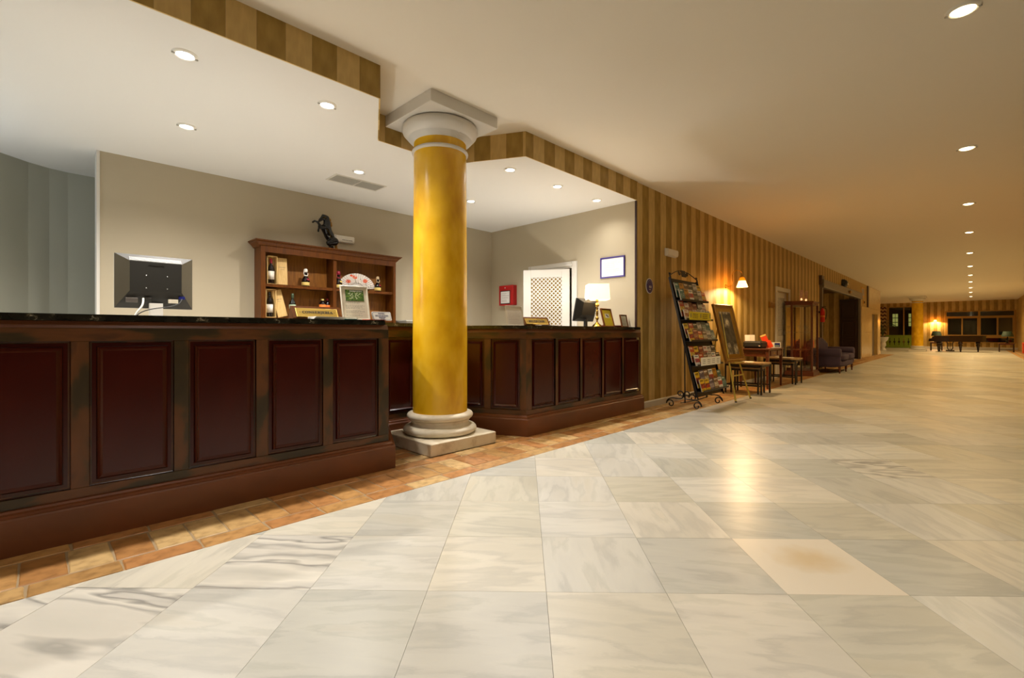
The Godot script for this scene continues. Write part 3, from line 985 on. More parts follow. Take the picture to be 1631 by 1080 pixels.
func make_counters():
	var L := [Vector2(-3.25, 1.36), Vector2(-3.25, -1.93), Vector2(-4.03, -2.335), Vector2(-4.03, -3.08)]
	var Lb := [Vector2(-4.31, -3.08), Vector2(-4.31, -2.17), Vector2(-3.55, -1.76), Vector2(-3.55, 1.36)]
	var top := 1.145
	var c := thing("reception_counter", "longer panelled reception counter left of the yellow column, wine-red panels in worn brown frames", "counter", Vector3(-3.25, 0, -0.3))
	var gaps := []
	for k in range(-3, 4): gaps.append([1.36 + 0.193 + 0.4305 * k, 1.36 + 0.193 + 0.4305 * k + 0.3585])
	counter_face(c, L[0], L[1], gaps, top)
	counter_face(c, L[1], L[2], [[0.06, 0.41], [0.47, 0.82]], top)
	counter_face(c, L[2], L[3], [[0.03, 0.36], [0.41, 0.72]], top)
	counter_bands(c, L, top, Lb)
	var Lt := L.duplicate(); Lt[1] = Vector2(-3.25, -1.87); Lt[2] = Vector2(-4.03, -2.28)
	counter_top([L[0], Vector2(-3.25, -1.865), Vector2(-3.99, -2.25), Vector2(-4.0, -3.08)], Lb, top, "black veined marble top of the long counter left of the column")
	# the right-hand counter, with its angled face
	var R := [Vector2(-4.0, -3.105), Vector2(-3.24, -3.5), Vector2(-3.24, -5.82)]
	var Rb := [Vector2(-3.54, -5.72), Vector2(-3.54, -3.69), Vector2(-4.3, -3.3)]
	top = 1.125
	c = thing("reception_counter", "shorter panelled reception counter right of the yellow column, carrying a lit table lamp", "counter", Vector3(-3.24, 0, -4.6))
	var l: float = R[0].distance_to(R[1])
	counter_face(c, R[0], R[1], [[0.05, l - 0.454], [l - 0.382, l - 0.065]], top)
	var g2 := []
	for z in [[-3.589, -3.973], [-4.021, -4.427], [-4.468, -4.876], [-4.917, -5.336], [-5.379, -5.79]]: g2.append([-3.5 - z[0], -3.5 - z[1]])
	counter_face(c, R[1], R[2], g2, top)
	counter_bands(c, R, top, [Vector2(-3.262, -5.82)] + Rb)
	counter_top([R[0] + Vector2(0.02, -0.02), Vector2(-3.24, -3.5), Vector2(-3.24, -5.725)], Rb, top, "black veined marble top of the counter right of the column")
	# staff desks behind, which the screens stand on
	var k := thing("staff_desk", "pale worktop hidden behind the long left counter, under the large screen", "desk", Vector3(-3.95, 0, -0.2))
	var s := mb()
	bx(s, Vector3(0, 0.745, 0), Vector3(0.68, 0.03, 2.8), 0.003); obj("worktop", s, M.paper, k)
	for z in [-1.36, 0, 1.36]:
		s = mb(); bx(s, Vector3(0, 0.365, z), Vector3(0.6, 0.73, 0.03)); obj("support", s, M.white_plastic, k)
	k = thing("staff_desk", "pale worktop behind the right reception counter, under the small dark screen", "desk", Vector3(-3.9, 0, -4.75))
	s = mb()
	bx(s, Vector3(0, 0.745, 0), Vector3(0.66, 0.03, 1.85), 0.003); obj("worktop", s, M.paper, k)
	for z in [-0.88, 0.88]:
		s = mb(); bx(s, Vector3(0, 0.365, z), Vector3(0.6, 0.73, 0.03)); obj("support", s, M.white_plastic, k)

func bead(r: float, y0: float, y1: float, out: float, n := 8) -> Array:
	var p := []
	for i in n + 1:
		var a := -PI / 2 + PI * i / n
		p.append(Vector2(r + out * cos(a), (y0 + y1) / 2 + (y1 - y0) / 2 * sin(a)))
	return p

func column(at: Vector3, label: String, foot: Material) -> Node3D:
	var c := thing("column", label, "column", at)
	var s := mb()
	bx(s, Vector3(0, 0.054, 0), Vector3(0.755, 0.108, 0.755), 0.006)
	obj("plinth", s, foot, c)
	s = mb()
	lathe(s, [Vector2(0.3, 0.108)] + bead(0.29, 0.11, 0.188, 0.055) + [Vector2(0.278, 0.19), Vector2(0.27, 0.205), Vector2(0.272, 0.222), Vector2(0.285, 0.236), Vector2(0.286, 0.242)] + bead(0.278, 0.243, 0.305, 0.034) + [Vector2(0.25, 0.309)], 56)
	obj("base", s, foot, c)
	s = mb()
	lathe(s, [Vector2(0.256, 0.3), Vector2(0.257, 0.9), Vector2(0.254, 1.6), Vector2(0.249, 2.3), Vector2(0.246, 2.86)], 64)
	obj("shaft", s, M.column_yellow, c)
	s = mb()
	lathe(s, [Vector2(0.24, 2.728)] + bead(0.248, 2.73, 2.765, 0.018) + [Vector2(0.24, 2.768)], 56)
	obj("collar", s, M.white_trim, c)
	s = mb()
	lathe(s, [Vector2(0.24, 2.834), Vector2(0.26, 2.836), Vector2(0.26, 2.846), Vector2(0.274, 2.848), Vector2(0.274, 2.86), Vector2(0.29, 2.862), Vector2(0.29, 2.875), Vector2(0.306, 2.879), Vector2(0.325, 2.9), Vector2(0.346, 2.922), Vector2(0.357, 2.95), Vector2(0.355, 2.972), Vector2(0.344, 2.988), Vector2(0.33, 2.996), Vector2(0.2, 2.996)], 56)
	obj("capital", s, M.white_trim, c)
	s = mb()
	bx(s, Vector3(0, 3.047, 0), Vector3(0.775, 0.105, 0.775), 0.003)
	obj("abacus", s, M.white_trim, c)
	return c

func make_columns():
	column(Vector3(-3.615, 0, -2.7), "large round yellow column with stone base standing between the two reception counters", M.column_stone)
	column(Vector3(-2.2, 0, -35.0), "distant yellow column at the far end of the hall, left of the piano", M.white_trim)

func downlight(at: Vector3, label: String, group: String, lens: Material, energy: float, col: Color, half: float, turn := 0.0):
	var t := thing("ceiling_spotlight", label, "ceiling light", at, turn, group)
	var s := mb()
	var k0 := 1.25 if at.y < 3.0 else 1.55
	var kd := 1.2 if at.y < 3.0 else 2.6
	var grow := Transform3D(Basis().scaled(Vector3(k0, 1, k0)), Vector3.ZERO)
	lathe(s, [Vector2(0.038, -0.003), Vector2(0.043, -0.012), Vector2(0.052, -0.009), Vector2(0.058, 0.0)], 28, Vector3.ZERO, grow)
	obj("trim_ring", s, M.white_plastic, t)
	s = mb()
	lathe(s, [Vector2(0.0, -0.0095 * kd), Vector2(0.018, -0.0085 * kd), Vector2(0.032, -0.006 * kd), Vector2(0.0395, -0.002)], 24, Vector3.ZERO, grow)
	obj("lamp", s, lens, t)
	for k in [-1, 1]:
		s = mb()
		bx(s, Vector3(k * 0.05 * k0, -0.012, 0), Vector3(0.02, 0.008, 0.012), 0.002)
		obj("clip", s, M.grey_plastic, t)
	spot(t, Vector3(0, -0.035, 0), energy, col, half, Vector3.DOWN, 1.0, 0.035)

const COOL := Color(1.0, 0.975, 0.945)
const WARM := Color(1.0, 0.85, 0.6)

func make_lights():
	var names := ["front row over the long counter, left one", "front row, just left of the column", "front row, just right of the column", "middle one of three over the right counter", "nearest the end wall over the right counter"]
	var zs := [-0.674, -1.609, -3.661, -4.486, -5.33]
	for i in 5: downlight(Vector3(-3.63, LOW, zs[i]), "small white spotlight in the reception ceiling, " + names[i], "reception ceiling spotlights", M.cool_lamp, CE * (0.18 if i == 4 else 1.0), COOL, 72.0, PI / 2)
	downlight(Vector3(-3.6, LOW, 0.3), "reception ceiling spotlight nearest the viewer, over the near end of the long counter", "reception ceiling spotlights", M.cool_lamp, CE, COOL, 72.0, PI / 2)
	zs = [-0.918, -2.525, -4.162]
	names = ["back row, over the dark screen", "back row, beside the air vent", "back row, half hidden by the column"]
	for i in 3: downlight(Vector3(-4.88, LOW, zs[i]), "small white spotlight in the reception ceiling, " + names[i], "reception ceiling spotlights", M.cool_lamp, CE * (0.18 if i == 4 else 1.0), COOL, 72.0, PI / 2)
	downlight(Vector3(-4.88, LOW, 0.7), "small white spotlight in the reception ceiling, back row, nearest the viewer", "reception ceiling spotlights", M.cool_lamp, CE, COOL, 72.0, PI / 2)
	var order := ["nearest", "second", "third", "fourth", "fifth", "sixth", "seventh", "eighth", "ninth", "tenth", "eleventh"]
	zs = [-4.123, -7.231, -10.36, -13.3, -16.75, -20.1, -23.2, -26.3, -29.7, -33.0, -36.9]
	for i in 11: downlight(Vector3(-0.04, CEIL, zs[i]), "warm spotlight in the hall ceiling, %s in the long row" % order[i], "hall ceiling spotlights", M.warm_lamp, HE * (0.62 if i < 2 else 0.85 if i < 4 else 1.4 if i < 8 else 2.3), Color(1.0, 0.9, 0.7) if i < 2 else WARM, 78.0)
	for z in [-1.0, 1.9]: downlight(Vector3(-0.04, CEIL, z), "round white spotlight in the hall ceiling, %s" % ["just behind the nearest visible one", "farthest back behind the viewer"][0 if z < 0 else 1], "hall ceiling spotlights behind the viewer", M.cool_lamp, NE, COOL, 78.0)
	# uplighters standing on the staff desks, below the counters' edge
	for e in [[Vector3(-4.12, 0.76, -4.9), "right", TE], [Vector3(-3.98, 0.76, -1.25), "left", TE * 0.5]]:
		var t := thing("desk_uplighter", "small white desk uplighter hidden behind the %s counter" % e[1], "desk lamp", e[0])
		var s := mb(); lathe(s, [Vector2(0, 0), Vector2(0.06, 0), Vector2(0.06, 0.012), Vector2(0.012, 0.02), Vector2(0.012, 0.1), Vector2(0, 0.1)], 20); obj("stand", s, M.white_plastic, t)
		s = mb(); lathe(s, [Vector2(0.012, 0.1), Vector2(0.05, 0.13), Vector2(0.075, 0.19), Vector2(0.072, 0.19), Vector2(0.047, 0.134), Vector2(0, 0.106)], 24); obj("reflector", s, M.white_plastic, t)
		s = mb(); lathe(s, [Vector2(0, 0.12), Vector2(0.03, 0.13), Vector2(0.04, 0.16), Vector2(0.03, 0.185), Vector2(0, 0.192)], 20); obj("bulb", s, M.cool_lamp, t)
		spot(t, Vector3(0, 0.16, 0), e[2], Color(1.0, 0.98, 0.95), 64.0, Vector3.UP, 0.5, 0.06)
	# a cold lamp in the passage at the far left
	var t := thing("passage_lamp", "cold white wall lamp in the passage left of the reception", "wall lamp", Vector3(-5.75, 2.0, 1.35), 0.0)
	var s := mb(); lathe(s, [Vector2(0, -0.1), Vector2(0.05, -0.09), Vector2(0.07, 0.0), Vector2(0.05, 0.09), Vector2(0, 0.1)], 20); obj("bulb", s, M.cool_lamp, t)
	s = mb(); bx(s, Vector3(-0.07, 0, 0.07), Vector3(0.06, 0.12, 0.06), 0.01, Transform3D(Basis(Vector3.UP, 0.0), Vector3.ZERO)); obj("bracket", s, M.white_plastic, t)
	omni(t, Vector3.ZERO, PE, Color(0.72, 0.86, 1.0), 0.06)

func sconce(at: Vector3, turn: float, label: String, e: float):
	var t := thing("wall_lamp", label, "wall lamp", at, turn)
	var s := mb()
	lathe(s, [Vector2(0, 0.02), Vector2(0.02, 0.018), Vector2(0.034, 0.008), Vector2(0.038, 0.0)], 20, Vector3.ZERO, Transform3D(Basis(Vector3.RIGHT, PI / 2), Vector3.ZERO))
	lathe(s, bead(0.008, -0.02, 0.02, 0.008), 12, Vector3(0, 0, 0.03))
	obj("wall_plate", s, M.brass, t)
	s = mb()
	var pts := [Vector3(0, 0, 0.0), Vector3(0, -0.012, 0.05), Vector3(0, 0.0, 0.1), Vector3(0, 0.05, 0.118), Vector3(0, 0.13, 0.12)]
	for i in 13:
		var a := PI - PI * i / 12.0
		pts.append(Vector3(0, 0.19 + sin(a) * 0.085, 0.205 + cos(a) * 0.085))
	pts.append(Vector3(0, 0.16, 0.29))
	tube(s, pts, 0.006, 8)
	lathe(s, [Vector2(0.0, 0.165), Vector2(0.018, 0.163), Vector2(0.032, 0.148), Vector2(0.034, 0.132)], 16, Vector3(0, 0, 0.29))
	obj("arm", s, M.brass, t)
	s = mb()
	var shade := []
	for p in [[0.034, 0.115], [0.045, 0.1], [0.058, 0.075], [0.072, 0.045], [0.088, 0.018], [0.096, 0.0], [0.093, 0.0], [0.085, 0.018], [0.069, 0.045], [0.055, 0.075], [0.042, 0.098], [0.03, 0.112]]: shade.append(Vector2(p[0], p[1] * 1.5 - 0.035))
	lathe(s, shade.slice(2, 10), 28, Vector3(0, 0, 0.29))
	obj("lamp_shade", s, M.amber_lamp, t)
	s = mb()
	lathe(s, shade.slice(0, 3), 28, Vector3(0, 0, 0.29)); lathe(s, shade.slice(9, 12), 28, Vector3(0, 0, 0.29))
	obj("shade_crown", s, M.amber_crown, t)
	s = mb()
	lathe(s, [Vector2(0, 0.0), Vector2(0.024, 0.008), Vector2(0.034, 0.03), Vector2(0.028, 0.055), Vector2(0.014, 0.08), Vector2(0.012, 0.1)], 16, Vector3(0, 0, 0.29))
	obj("bulb", s, M.amber_bulb, t)
	spot(t, Vector3(0, 0.012, 0.29), e, Color(1.0, 0.88, 0.66), 82.0, Vector3.DOWN, 0.25, 0.03)
	omni(t, Vector3(0, 0.05, 0.29), e * 0.22, Color(1.0, 0.58, 0.14), 0.06)

# ------------------------------------------------------------------ things in the reception
func monitor(called_label: String, at: Vector3, turn: float, w: float, h: float, deep: float, lift: float, tilt: float, detail: bool):
	# faces away: local +Z is the back of the screen
	var t := thing("monitor", called_label, "monitor", at, turn)
	var xf := Transform3D(Basis(Vector3.RIGHT, tilt), Vector3(0, lift, 0))
	var s := mb()
	bx(s, Vector3(0, h / 2, -0.012), Vector3(w, h, 0.024), 0.004, xf)
	obj("bezel", s, M.grey_plastic if detail else M.black_plastic, t)
	s = mb()
	bx(s, Vector3(0, h / 2, -0.0255), Vector3(w - 0.05, h - 0.05, 0.002), 0.0, xf)
	obj("screen", s, M.black_plastic, t)
	# moulded back: four sloping sides down to a flat plate, a recess for the sockets below
	var ix := w * 0.17; var iy := h * 0.17
	var y0 := 0.0; var y1 := h
	var a := [Vector3(-w / 2, y0, 0), Vector3(w / 2, y0, 0), Vector3(w / 2, y1, 0), Vector3(-w / 2, y1, 0)]
	var b := [Vector3(-w / 2 + ix, iy * 1.85, deep), Vector3(w / 2 - ix, iy * 1.85, deep), Vector3(w / 2 - ix, y1 - iy * 0.8, deep), Vector3(-w / 2 + ix, y1 - iy * 0.8, deep)]
	s = mb()
	quad(s, xf * b[0], xf * b[1], xf * b[2], xf * b[3], xf.basis.z)
	quad(s, xf * a[0], xf * a[1], xf * b[1], xf * b[0], xf.basis * Vector3(0, -1, 1))
	obj("back_plate", s, M.black_plastic if not detail else M.monitor_back, t)
	s = mb()
	quad(s, xf * a[3], xf * a[0], xf * b[0], xf * b[3], xf.basis * Vector3(-1, 0, 1))
	obj("side_slope", s, M.monitor_side if detail else M.black_plastic, t)
	s = mb()
	quad(s, xf * a[1], xf * a[2], xf * b[2], xf * b[1], xf.basis * Vector3(1, 0, 1))
	obj("side_slope", s, M.monitor_side if detail else M.black_plastic, t)
	s = mb()
	quad(s, xf * a[2], xf * a[3], xf * b[3], xf * b[2], xf.basis * Vector3(0, 1, 1))
	obj("top_slope", s, M.monitor_back if detail else M.black_plastic, t)
	if detail:
		s = mb()
		for k in 46:
			var x := -w * 0.325 + w * 0.65 * k / 45.0
			var p0: Vector3 = Vector3(x, lerpf(y1, b[2].y, 0.42), deep * 0.42 + 0.002); var p1: Vector3 = Vector3(x, lerpf(y1, b[2].y, 0.92), deep * 0.92 + 0.002)
			bx(s, Vector3.ZERO, Vector3(0.003, p0.distance_to(p1), 0.002), 0, xf * Transform3D(Basis(Vector3.RIGHT, atan2(p1.z - p0.z, p1.y - p0.y)), (p0 + p1) / 2))
		obj("vent_slats", s, M.grey_plastic, t).set_meta("kind", "stuff")
		var txt := text("maker_lettering", "PHILIPS", w * 0.2, 0.012, Vector3(0, b[2].y - 0.02, deep + 0.001), M.faint_letter, t, "Droid Sans")
		txt.transform = xf * txt.transform
		for p in [[-0.055, 0.115], [0.06, 0.115], [-0.055, 0.2], [0.06, 0.2]]:
			s = mb()
			lathe(s, [Vector2(0, 0.003), Vector2(0.003, 0.002), Vector2(0.004, 0)], 10, Vector3.ZERO, xf * Transform3D(Basis(Vector3.RIGHT, PI / 2), Vector3(p[0], p[1] + 0.02, deep)))
			obj("screw", s, M.chrome, t)
		var low := xf * Transform3D(Basis(Vector3.RIGHT, -0.0), Vector3(0, 0, 0))
		for p in [[-0.13, 0.052, 0.062, 0.03, M.brushed_steel], [-0.045, 0.056, 0.034, 0.03, M.faint_letter], [0.095, 0.052, 0.055, 0.026, M.cream_paper], [0.145, 0.078, 0.036, 0.02, M.navy]]:
			s = mb()
			bx(s, Vector3(p[0], p[1], deep * 0.55 + 0.012), Vector3(p[2], p[3], 0.012), 0.001, low)
			obj("socket_cover" if p[4] != M.navy else "video_plug", s, p[4], t)
		strokes("sticker_print", 0.04, 0.006, Vector3(0.092, 0.056, deep * 0.55 + 0.019), M.grey_letter, t, 3)
		s = mb()
		tube(s, bez(Vector3(-0.07, lift + 0.065, 0.05), Vector3(-0.075, lift - 0.01, 0.09), Vector3(-0.1, lift, 0.08), Vector3(-0.12, lift - 0.06, 0.085), 10), 0.006)
		obj("white_cable", s, M.white_plastic, t)
		s = mb()
		tube(s, bez(Vector3(0.145, lift + 0.07, 0.05), Vector3(0.12, lift - 0.02, 0.1), Vector3(-0.06, lift + 0.03, 0.08), Vector3(-0.115, lift - 0.06, 0.09), 14), 0.0035)
		obj("black_cable", s, M.black_plastic, t)
	s = mb()
	var nw := 0.085 if detail else 0.05
	push(s, PackedVector2Array([Vector2(-nw / 2, 0.01), Vector2(nw / 2, 0.01), Vector2(nw / 2 - 0.006, lift + 0.035), Vector2(-nw / 2 + 0.006, lift + 0.035)]), 0.015, 0.05)
	obj("neck", s, M.white_plastic if detail else M.black_plastic, t)
	s = mb()
	lathe(s, [Vector2(0, 0.018), Vector2(0.1, 0.014), Vector2(0.115, 0.006), Vector2(0.115, 0.0), Vector2(0, 0)], 32)
	obj("foot", s, M.grey_plastic if detail else M.black_plastic, t)

# a framed sheet that leans back on a strut; local +Z is its face, origin at the middle of its lower edge
func frame(called: String, label: String, category: String, at: Vector3, turn: float, lean: float, w: float, h: float, rim: float, thick: float, fm: Material, pm: Material, mount: Material = null, mw := 0.0, strut := true, group := "") -> Node3D:
	var t := thing(called, label, category, at, turn, group)
	var xf := Transform3D(Basis(Vector3.RIGHT, -lean), Vector3.ZERO)
	var s := mb()
	rings(s, -w / 2, w / 2, 0, h, [Vector2(0, -thick), Vector2(0, 0), Vector2(rim * 0.25, thick * 0.25), Vector2(rim * 0.7, thick * 0.1), Vector2(rim, -thick * 0.4), Vector2(rim + 0.0005, -thick * 0.5)], xf)
	quad(s, xf * Vector3(-w / 2, 0, -thick), xf * Vector3(w / 2, 0, -thick), xf * Vector3(w / 2, h, -thick), xf * Vector3(-w / 2, h, -thick), -xf.basis.z)
	obj("frame", s, fm, t)
	if mount:
		s = mb()
		rings(s, -w / 2 + rim, w / 2 - rim, rim, h - rim, [Vector2(0, -thick * 0.4), Vector2(mw, -thick * 0.38), Vector2(mw, -thick * 0.5)], xf)
		obj("mount", s, mount, t)
	var e := rim + mw
	s = mb()
	var z := -thick * 0.36
	quad_uv(s, xf * Vector3(-w / 2 + e, e, z), xf * Vector3(w / 2 - e, e, z), xf * Vector3(w / 2 - e, h - e, z), xf * Vector3(-w / 2 + e, h - e, z), xf.basis.z)
	obj("sheet", s, pm, t)
	if strut:
		s = mb()
		var p := xf * Vector3(0, h * 0.62, -thick)
		bx(s, (p + Vector3(0, 0, -thick - sin(lean) * h * 1.0 - 0.03)) / 2 * Vector3(0, 1, 1), Vector3(w * 0.25, p.y / cos(0.25), 0.003), 0, Transform3D(Basis(), Vector3.ZERO))
		obj("strut", s, M.ink, t)
	return t

func plaque(label: String, words: String, at: Vector3, turn: float, w: float, h: float):
	var t := thing("desk_sign", label, "sign", at, turn)
	var xf := Transform3D(Basis(Vector3.RIGHT, -0.5), Vector3(0, 0.004, 0.02))
	var s := mb()
	var side := PackedVector2Array([Vector2(-0.065, 0), Vector2(0.03, 0), Vector2(0.03, 0.012), Vector2(-0.02, h + 0.012), Vector2(-0.032, h + 0.012)])
	push(s, side, -w / 2, w / 2, Transform3D(Basis(Vector3.BACK, Vector3.UP, Vector3.LEFT), Vector3.ZERO))
	obj("wooden_block", s, M.shelf_wood, t)
	var slope := atan2(0.05, h)
	xf = Transform3D(Basis(Vector3.RIGHT, -slope), Vector3(0, 0.013, 0.0305))
	s = mb()
	var pw := w * 0.86; var ph := h * 0.86
	bx(s, Vector3(0, ph / 2 + 0.004, 0.002), Vector3(pw, ph, 0.004), 0.0015, xf)
	rings(s, -pw / 2, pw / 2, 0.004, ph + 0.004, [Vector2(0, 0.004), Vector2(0.002, 0.006), Vector2(0.005, 0.006), Vector2(0.007, 0.0042)], xf)
	obj("brass_plate", s, M.brass_plate, t)
	var l := text("lettering", words, pw * 0.84, ph * 0.34, Vector3(0, ph / 2 + 0.004, 0.0055), M.dark_letter, t)
	l.transform = xf * l.transform

func papers(label: String, at: Vector3, turn: float, w: float, d: float, h: float, m: Material):
	var t := thing("paper_stack", label, "papers", at, turn)
	var n := 3
	for i in n:
		var s := mb()
		bx(s, Vector3(0, h * (i + 0.5) / n, 0), Vector3(w, h / n * 0.9, d), 0.0, Transform3D(Basis(Vector3.UP, (i - 1) * 0.07), Vector3.ZERO))
		obj("sheet", s, m, t)

func make_desk_things():
	monitor("large monitor seen from behind, silver-edged with vent slots, behind the long counter", Vector3(-4.0, 0.76, -0.572), PI / 2, 0.43, 0.36, 0.055, 0.455, 0.0, true)
	monitor("small dark monitor seen from behind, beside the lit table lamp", Vector3(-3.66, 0.76, -5.07), PI / 2 + 0.02, 0.45, 0.3, 0.06, 0.44, 0.2, false)
	plaque("wooden desk sign with a brass plate reading CONSERJERIA, on the left counter", "· CONSERJERIA ·", Vector3(-3.42, 1.145, -1.44), PI / 2, 0.355, 0.085)
	plaque("wooden desk sign with a brass plate reading RECEPCION, on the right counter", "· RECEPCION ·", Vector3(-3.39, 1.125, -3.82), PI / 2 - 0.16, 0.36, 0.082)
	papers("loose stack of white papers in front of the CONSERJERIA sign", Vector3(-3.32, 1.145, -1.52), PI / 2, 0.32, 0.12, 0.02, M.paper)
	papers("loose white papers in front of the RECEPCION sign", Vector3(-3.32, 1.125, -3.93), PI / 2, 0.3, 0.1, 0.008, M.paper)
	var f := frame("notice_frame", "silver-framed notice with a photo of white flowers, leaning on the left counter", "notice", Vector3(-3.38, 1.148, -1.735), PI / 2 - 0.12, 0.26, 0.215, 0.277, 0.014, 0.016, M.silver_frame, M.print_notice)
	var xf := Transform3D(Basis(Vector3.RIGHT, -0.26), Vector3.ZERO)
	var s := mb()
	quad_uv(s, xf * Vector3(-0.072, 0.155, -0.004), xf * Vector3(0.072, 0.155, -0.004), xf * Vector3(0.072, 0.245, -0.004), xf * Vector3(-0.072, 0.245, -0.004), xf.basis.z)
	obj("flower_photo", s, M.print_flowers, f)
	var l := text("photo_lettering", "Jazmines de Jerez", 0.1, 0.013, Vector3(0.012, 0.235, -0.003), M.paper, f, "Droid Serif", true, 0.0008)
	l.transform = xf * l.transform
	frame("letter_frame", "clear stand with a printed letter, on the right counter's angled end", "notice", Vector3(-3.4, 1.125, -3.52), PI / 2 - 0.16, 0.24, 0.215, 0.215, 0.006, 0.008, M.silver_frame, M.print_letter)
	frame("framed_card", "brown-framed yellow card leaning on the right counter beside the brass lamp", "framed card", Vector3(-3.34, 1.125, -5.21), PI / 2, 0.27, 0.235, 0.25, 0.02, 0.018, M.shelf_wood, M.print_yellow)
	frame("framed_card", "small brown-framed grey card at the far right end of the counter", "framed card", Vector3(-3.34, 1.125, -5.59), PI / 2, 0.22, 0.165, 0.175, 0.018, 0.016, M.shelf_wood, M.print_small)
	# leather blotter behind the two cards
	var t := thing("desk_folder", "flat dark red folder lying behind the framed cards on the right counter", "folder", Vector3(-3.43, 1.125, -5.42))
	s = mb(); bx(s, Vector3(0, 0.012, 0), Vector3(0.12, 0.022, 0.6), 0.004); obj("cover", s, M.burgundy, t)
	s = mb(); bx(s, Vector3(0.004, 0.012, 0), Vector3(0.122, 0.012, 0.59), 0.0); obj("pages", s, M.burgundy, t)
	# hotel plaque
	t = thing("hotel_plaque", "small white plaque lettered HOTEL GUADALETE at the right end of the long counter", "sign", Vector3(-3.4, 1.145, -1.965), PI / 2 - 0.05)
	xf = Transform3D(Basis(Vector3.RIGHT, -0.42), Vector3(0, 0.002, 0))
	s = mb()
	var poly := PackedVector2Array()
	for c in [[0.072, 0.068, 0], [-0.072, 0.068, 1], [-0.072, 0.012, 2], [0.072, 0.012, 3]]:
		for k in 4:
			var a: float = PI / 2 * c[2] + PI / 6 * k
			poly.append(Vector2(c[0] + 0.011 * cos(a), c[1] + 0.011 * sin(a)))
	push(s, poly, -0.003, 0.003, xf)
	obj("plate", s, M.white_plastic, t)
	s = mb()
	rings(s, -0.076, 0.076, 0.008, 0.073, [Vector2(0, 0.003), Vector2(0.0, 0.0036), Vector2(0.0012, 0.0036), Vector2(0.0012, 0.003)], xf)
	s = mb()
	for e in [[0, 0.0075, 0.13, 0.0014], [0, 0.0725, 0.13, 0.0014], [-0.077, 0.04, 0.0014, 0.044], [0.077, 0.04, 0.0014, 0.044]]: bx(s, Vector3(e[0], e[1], 0.0033), Vector3(e[2], e[3], 0.0008), 0, xf)
	for e in [[-0.071, 0.068, 1.0], [0.071, 0.068, -1.0], [-0.071, 0.012, -1.0], [0.071, 0.012, 1.0]]: bx(s, Vector3.ZERO, Vector3(0.016, 0.0014, 0.0008), 0, xf * Transform3D(Basis(Vector3.BACK, e[2] * 0.78), Vector3(e[0], e[1], 0.0033)))
	obj("border_line", s, M.navy, t)
	for w in [["HOTEL", 0.056, 0.012, 0.061], ["GUADALETE", 0.115, 0.013, 0.042], ["****", 0.055, 0.009, 0.026], ["JEREZ", 0.035, 0.006, 0.0145]]:
		l = text("lettering", w[0], w[1], w[2], Vector3(0, w[3], 0.0038), M.navy, t, "Droid Serif", true, 0.0008)
		l.transform = xf * l.transform
	# leaflets scattered flat
	for q in [[-1.62, M.cover_0, 0.1], [-1.79, M.cover_5, 0.4], [-1.86, M.cover_6, -0.2]]:
		t = thing("leaflet", "thin leaflet lying flat on the left counter, %s" % ["green one nearest the sign", "orange one in the middle", "brown one nearest the plaque"][[M.cover_0, M.cover_5, M.cover_6].find(q[1])], "leaflet", Vector3(-3.28, 1.145, q[0]), PI / 2 + q[2])
		s = mb(); bx(s, Vector3(0, 0.003, 0), Vector3(0.1, 0.006, 0.07), 0.001); obj("booklet", s, q[1], t)
	# table lamp with a square shade
	t = thing("table_lamp", "lit table lamp with a square white shade and brass stem, right counter", "table lamp", Vector3(-3.44, 1.125, -5.06), 0.79)
	s = mb()
	lathe(s, [Vector2(0, 0), Vector2(0.068, 0), Vector2(0.068, 0.008), Vector2(0.06, 0.012), Vector2(0.056, 0.022), Vector2(0.045, 0.032), Vector2(0.03, 0.042), Vector2(0.02, 0.055), Vector2(0.012, 0.062)], 32)
	obj("foot", s, M.brass, t)
	s = mb()
	var stem := []
	for p in [[0.012, 0.06], [0.01, 0.085], [0.022, 0.1], [0.026, 0.112], [0.018, 0.126], [0.01, 0.132], [0.014, 0.15], [0.017, 0.175], [0.013, 0.195], [0.02, 0.205], [0.012, 0.214], [0.009, 0.222], [0.019, 0.236], [0.009, 0.25], [0.022, 0.262], [0.029, 0.275], [0.026, 0.292], [0.014, 0.305], [0.01, 0.315], [0.018, 0.325], [0.018, 0.345], [0.008, 0.36], [0.007, 0.4]]: stem.append(Vector2(p[0], p[1]))
	lathe(s, stem, 24)
	obj("stem", s, M.brass, t)
	s = mb()
	var h0 := 0.345; var h1 := 0.545; var w0 := 0.14; var w1 := 0.128
	for k in 4:
		var R := Basis(Vector3.UP, PI / 2 * k)
		for e in [0.0, -0.003]:
			quad(s, R * Vector3(-w0 - e, h0, w0 + e), R * Vector3(w0 + e, h0, w0 + e), R * Vector3(w1 + e, h1, w1 + e), R * Vector3(-w1 - e, h1, w1 + e), R * Vector3(0, 0, 1))
	obj("lamp_shade", s, M.lamp_shade, t)
	s = mb()
	lathe(s, [Vector2(0, 0.4), Vector2(0.014, 0.402), Vector2(0.03, 0.43), Vector2(0.032, 0.45), Vector2(0.02, 0.475), Vector2(0, 0.482)], 16)
	obj("bulb", s, M.warm_lamp, t)
	spot(t, Vector3(0, 0.455, 0), LE * 5.0, Color(1.0, 0.84, 0.6), 50.0, Vector3.UP, 0.4, 0.03)
	spot(t, Vector3(0, 0.44, 0), LE * 6.0, Color(1.0, 0.84, 0.6), 52.0, Vector3.DOWN, 0.4, 0.03)
	omni(t, Vector3(0, 0.445, 0), LE, Color(1.0, 0.84, 0.6), 0.035)
	# framed certificate on the end wall
	frame("certificate_frame", "violet-framed certificate hanging on the end wall above the table lamp", "framed certificate", Vector3(-3.63, 1.83, RZ + 0.02), 0, 0.0, 0.4, 0.295, 0.022, 0.018, M.violet_frame, M.print_certificate, null, 0.0, false)
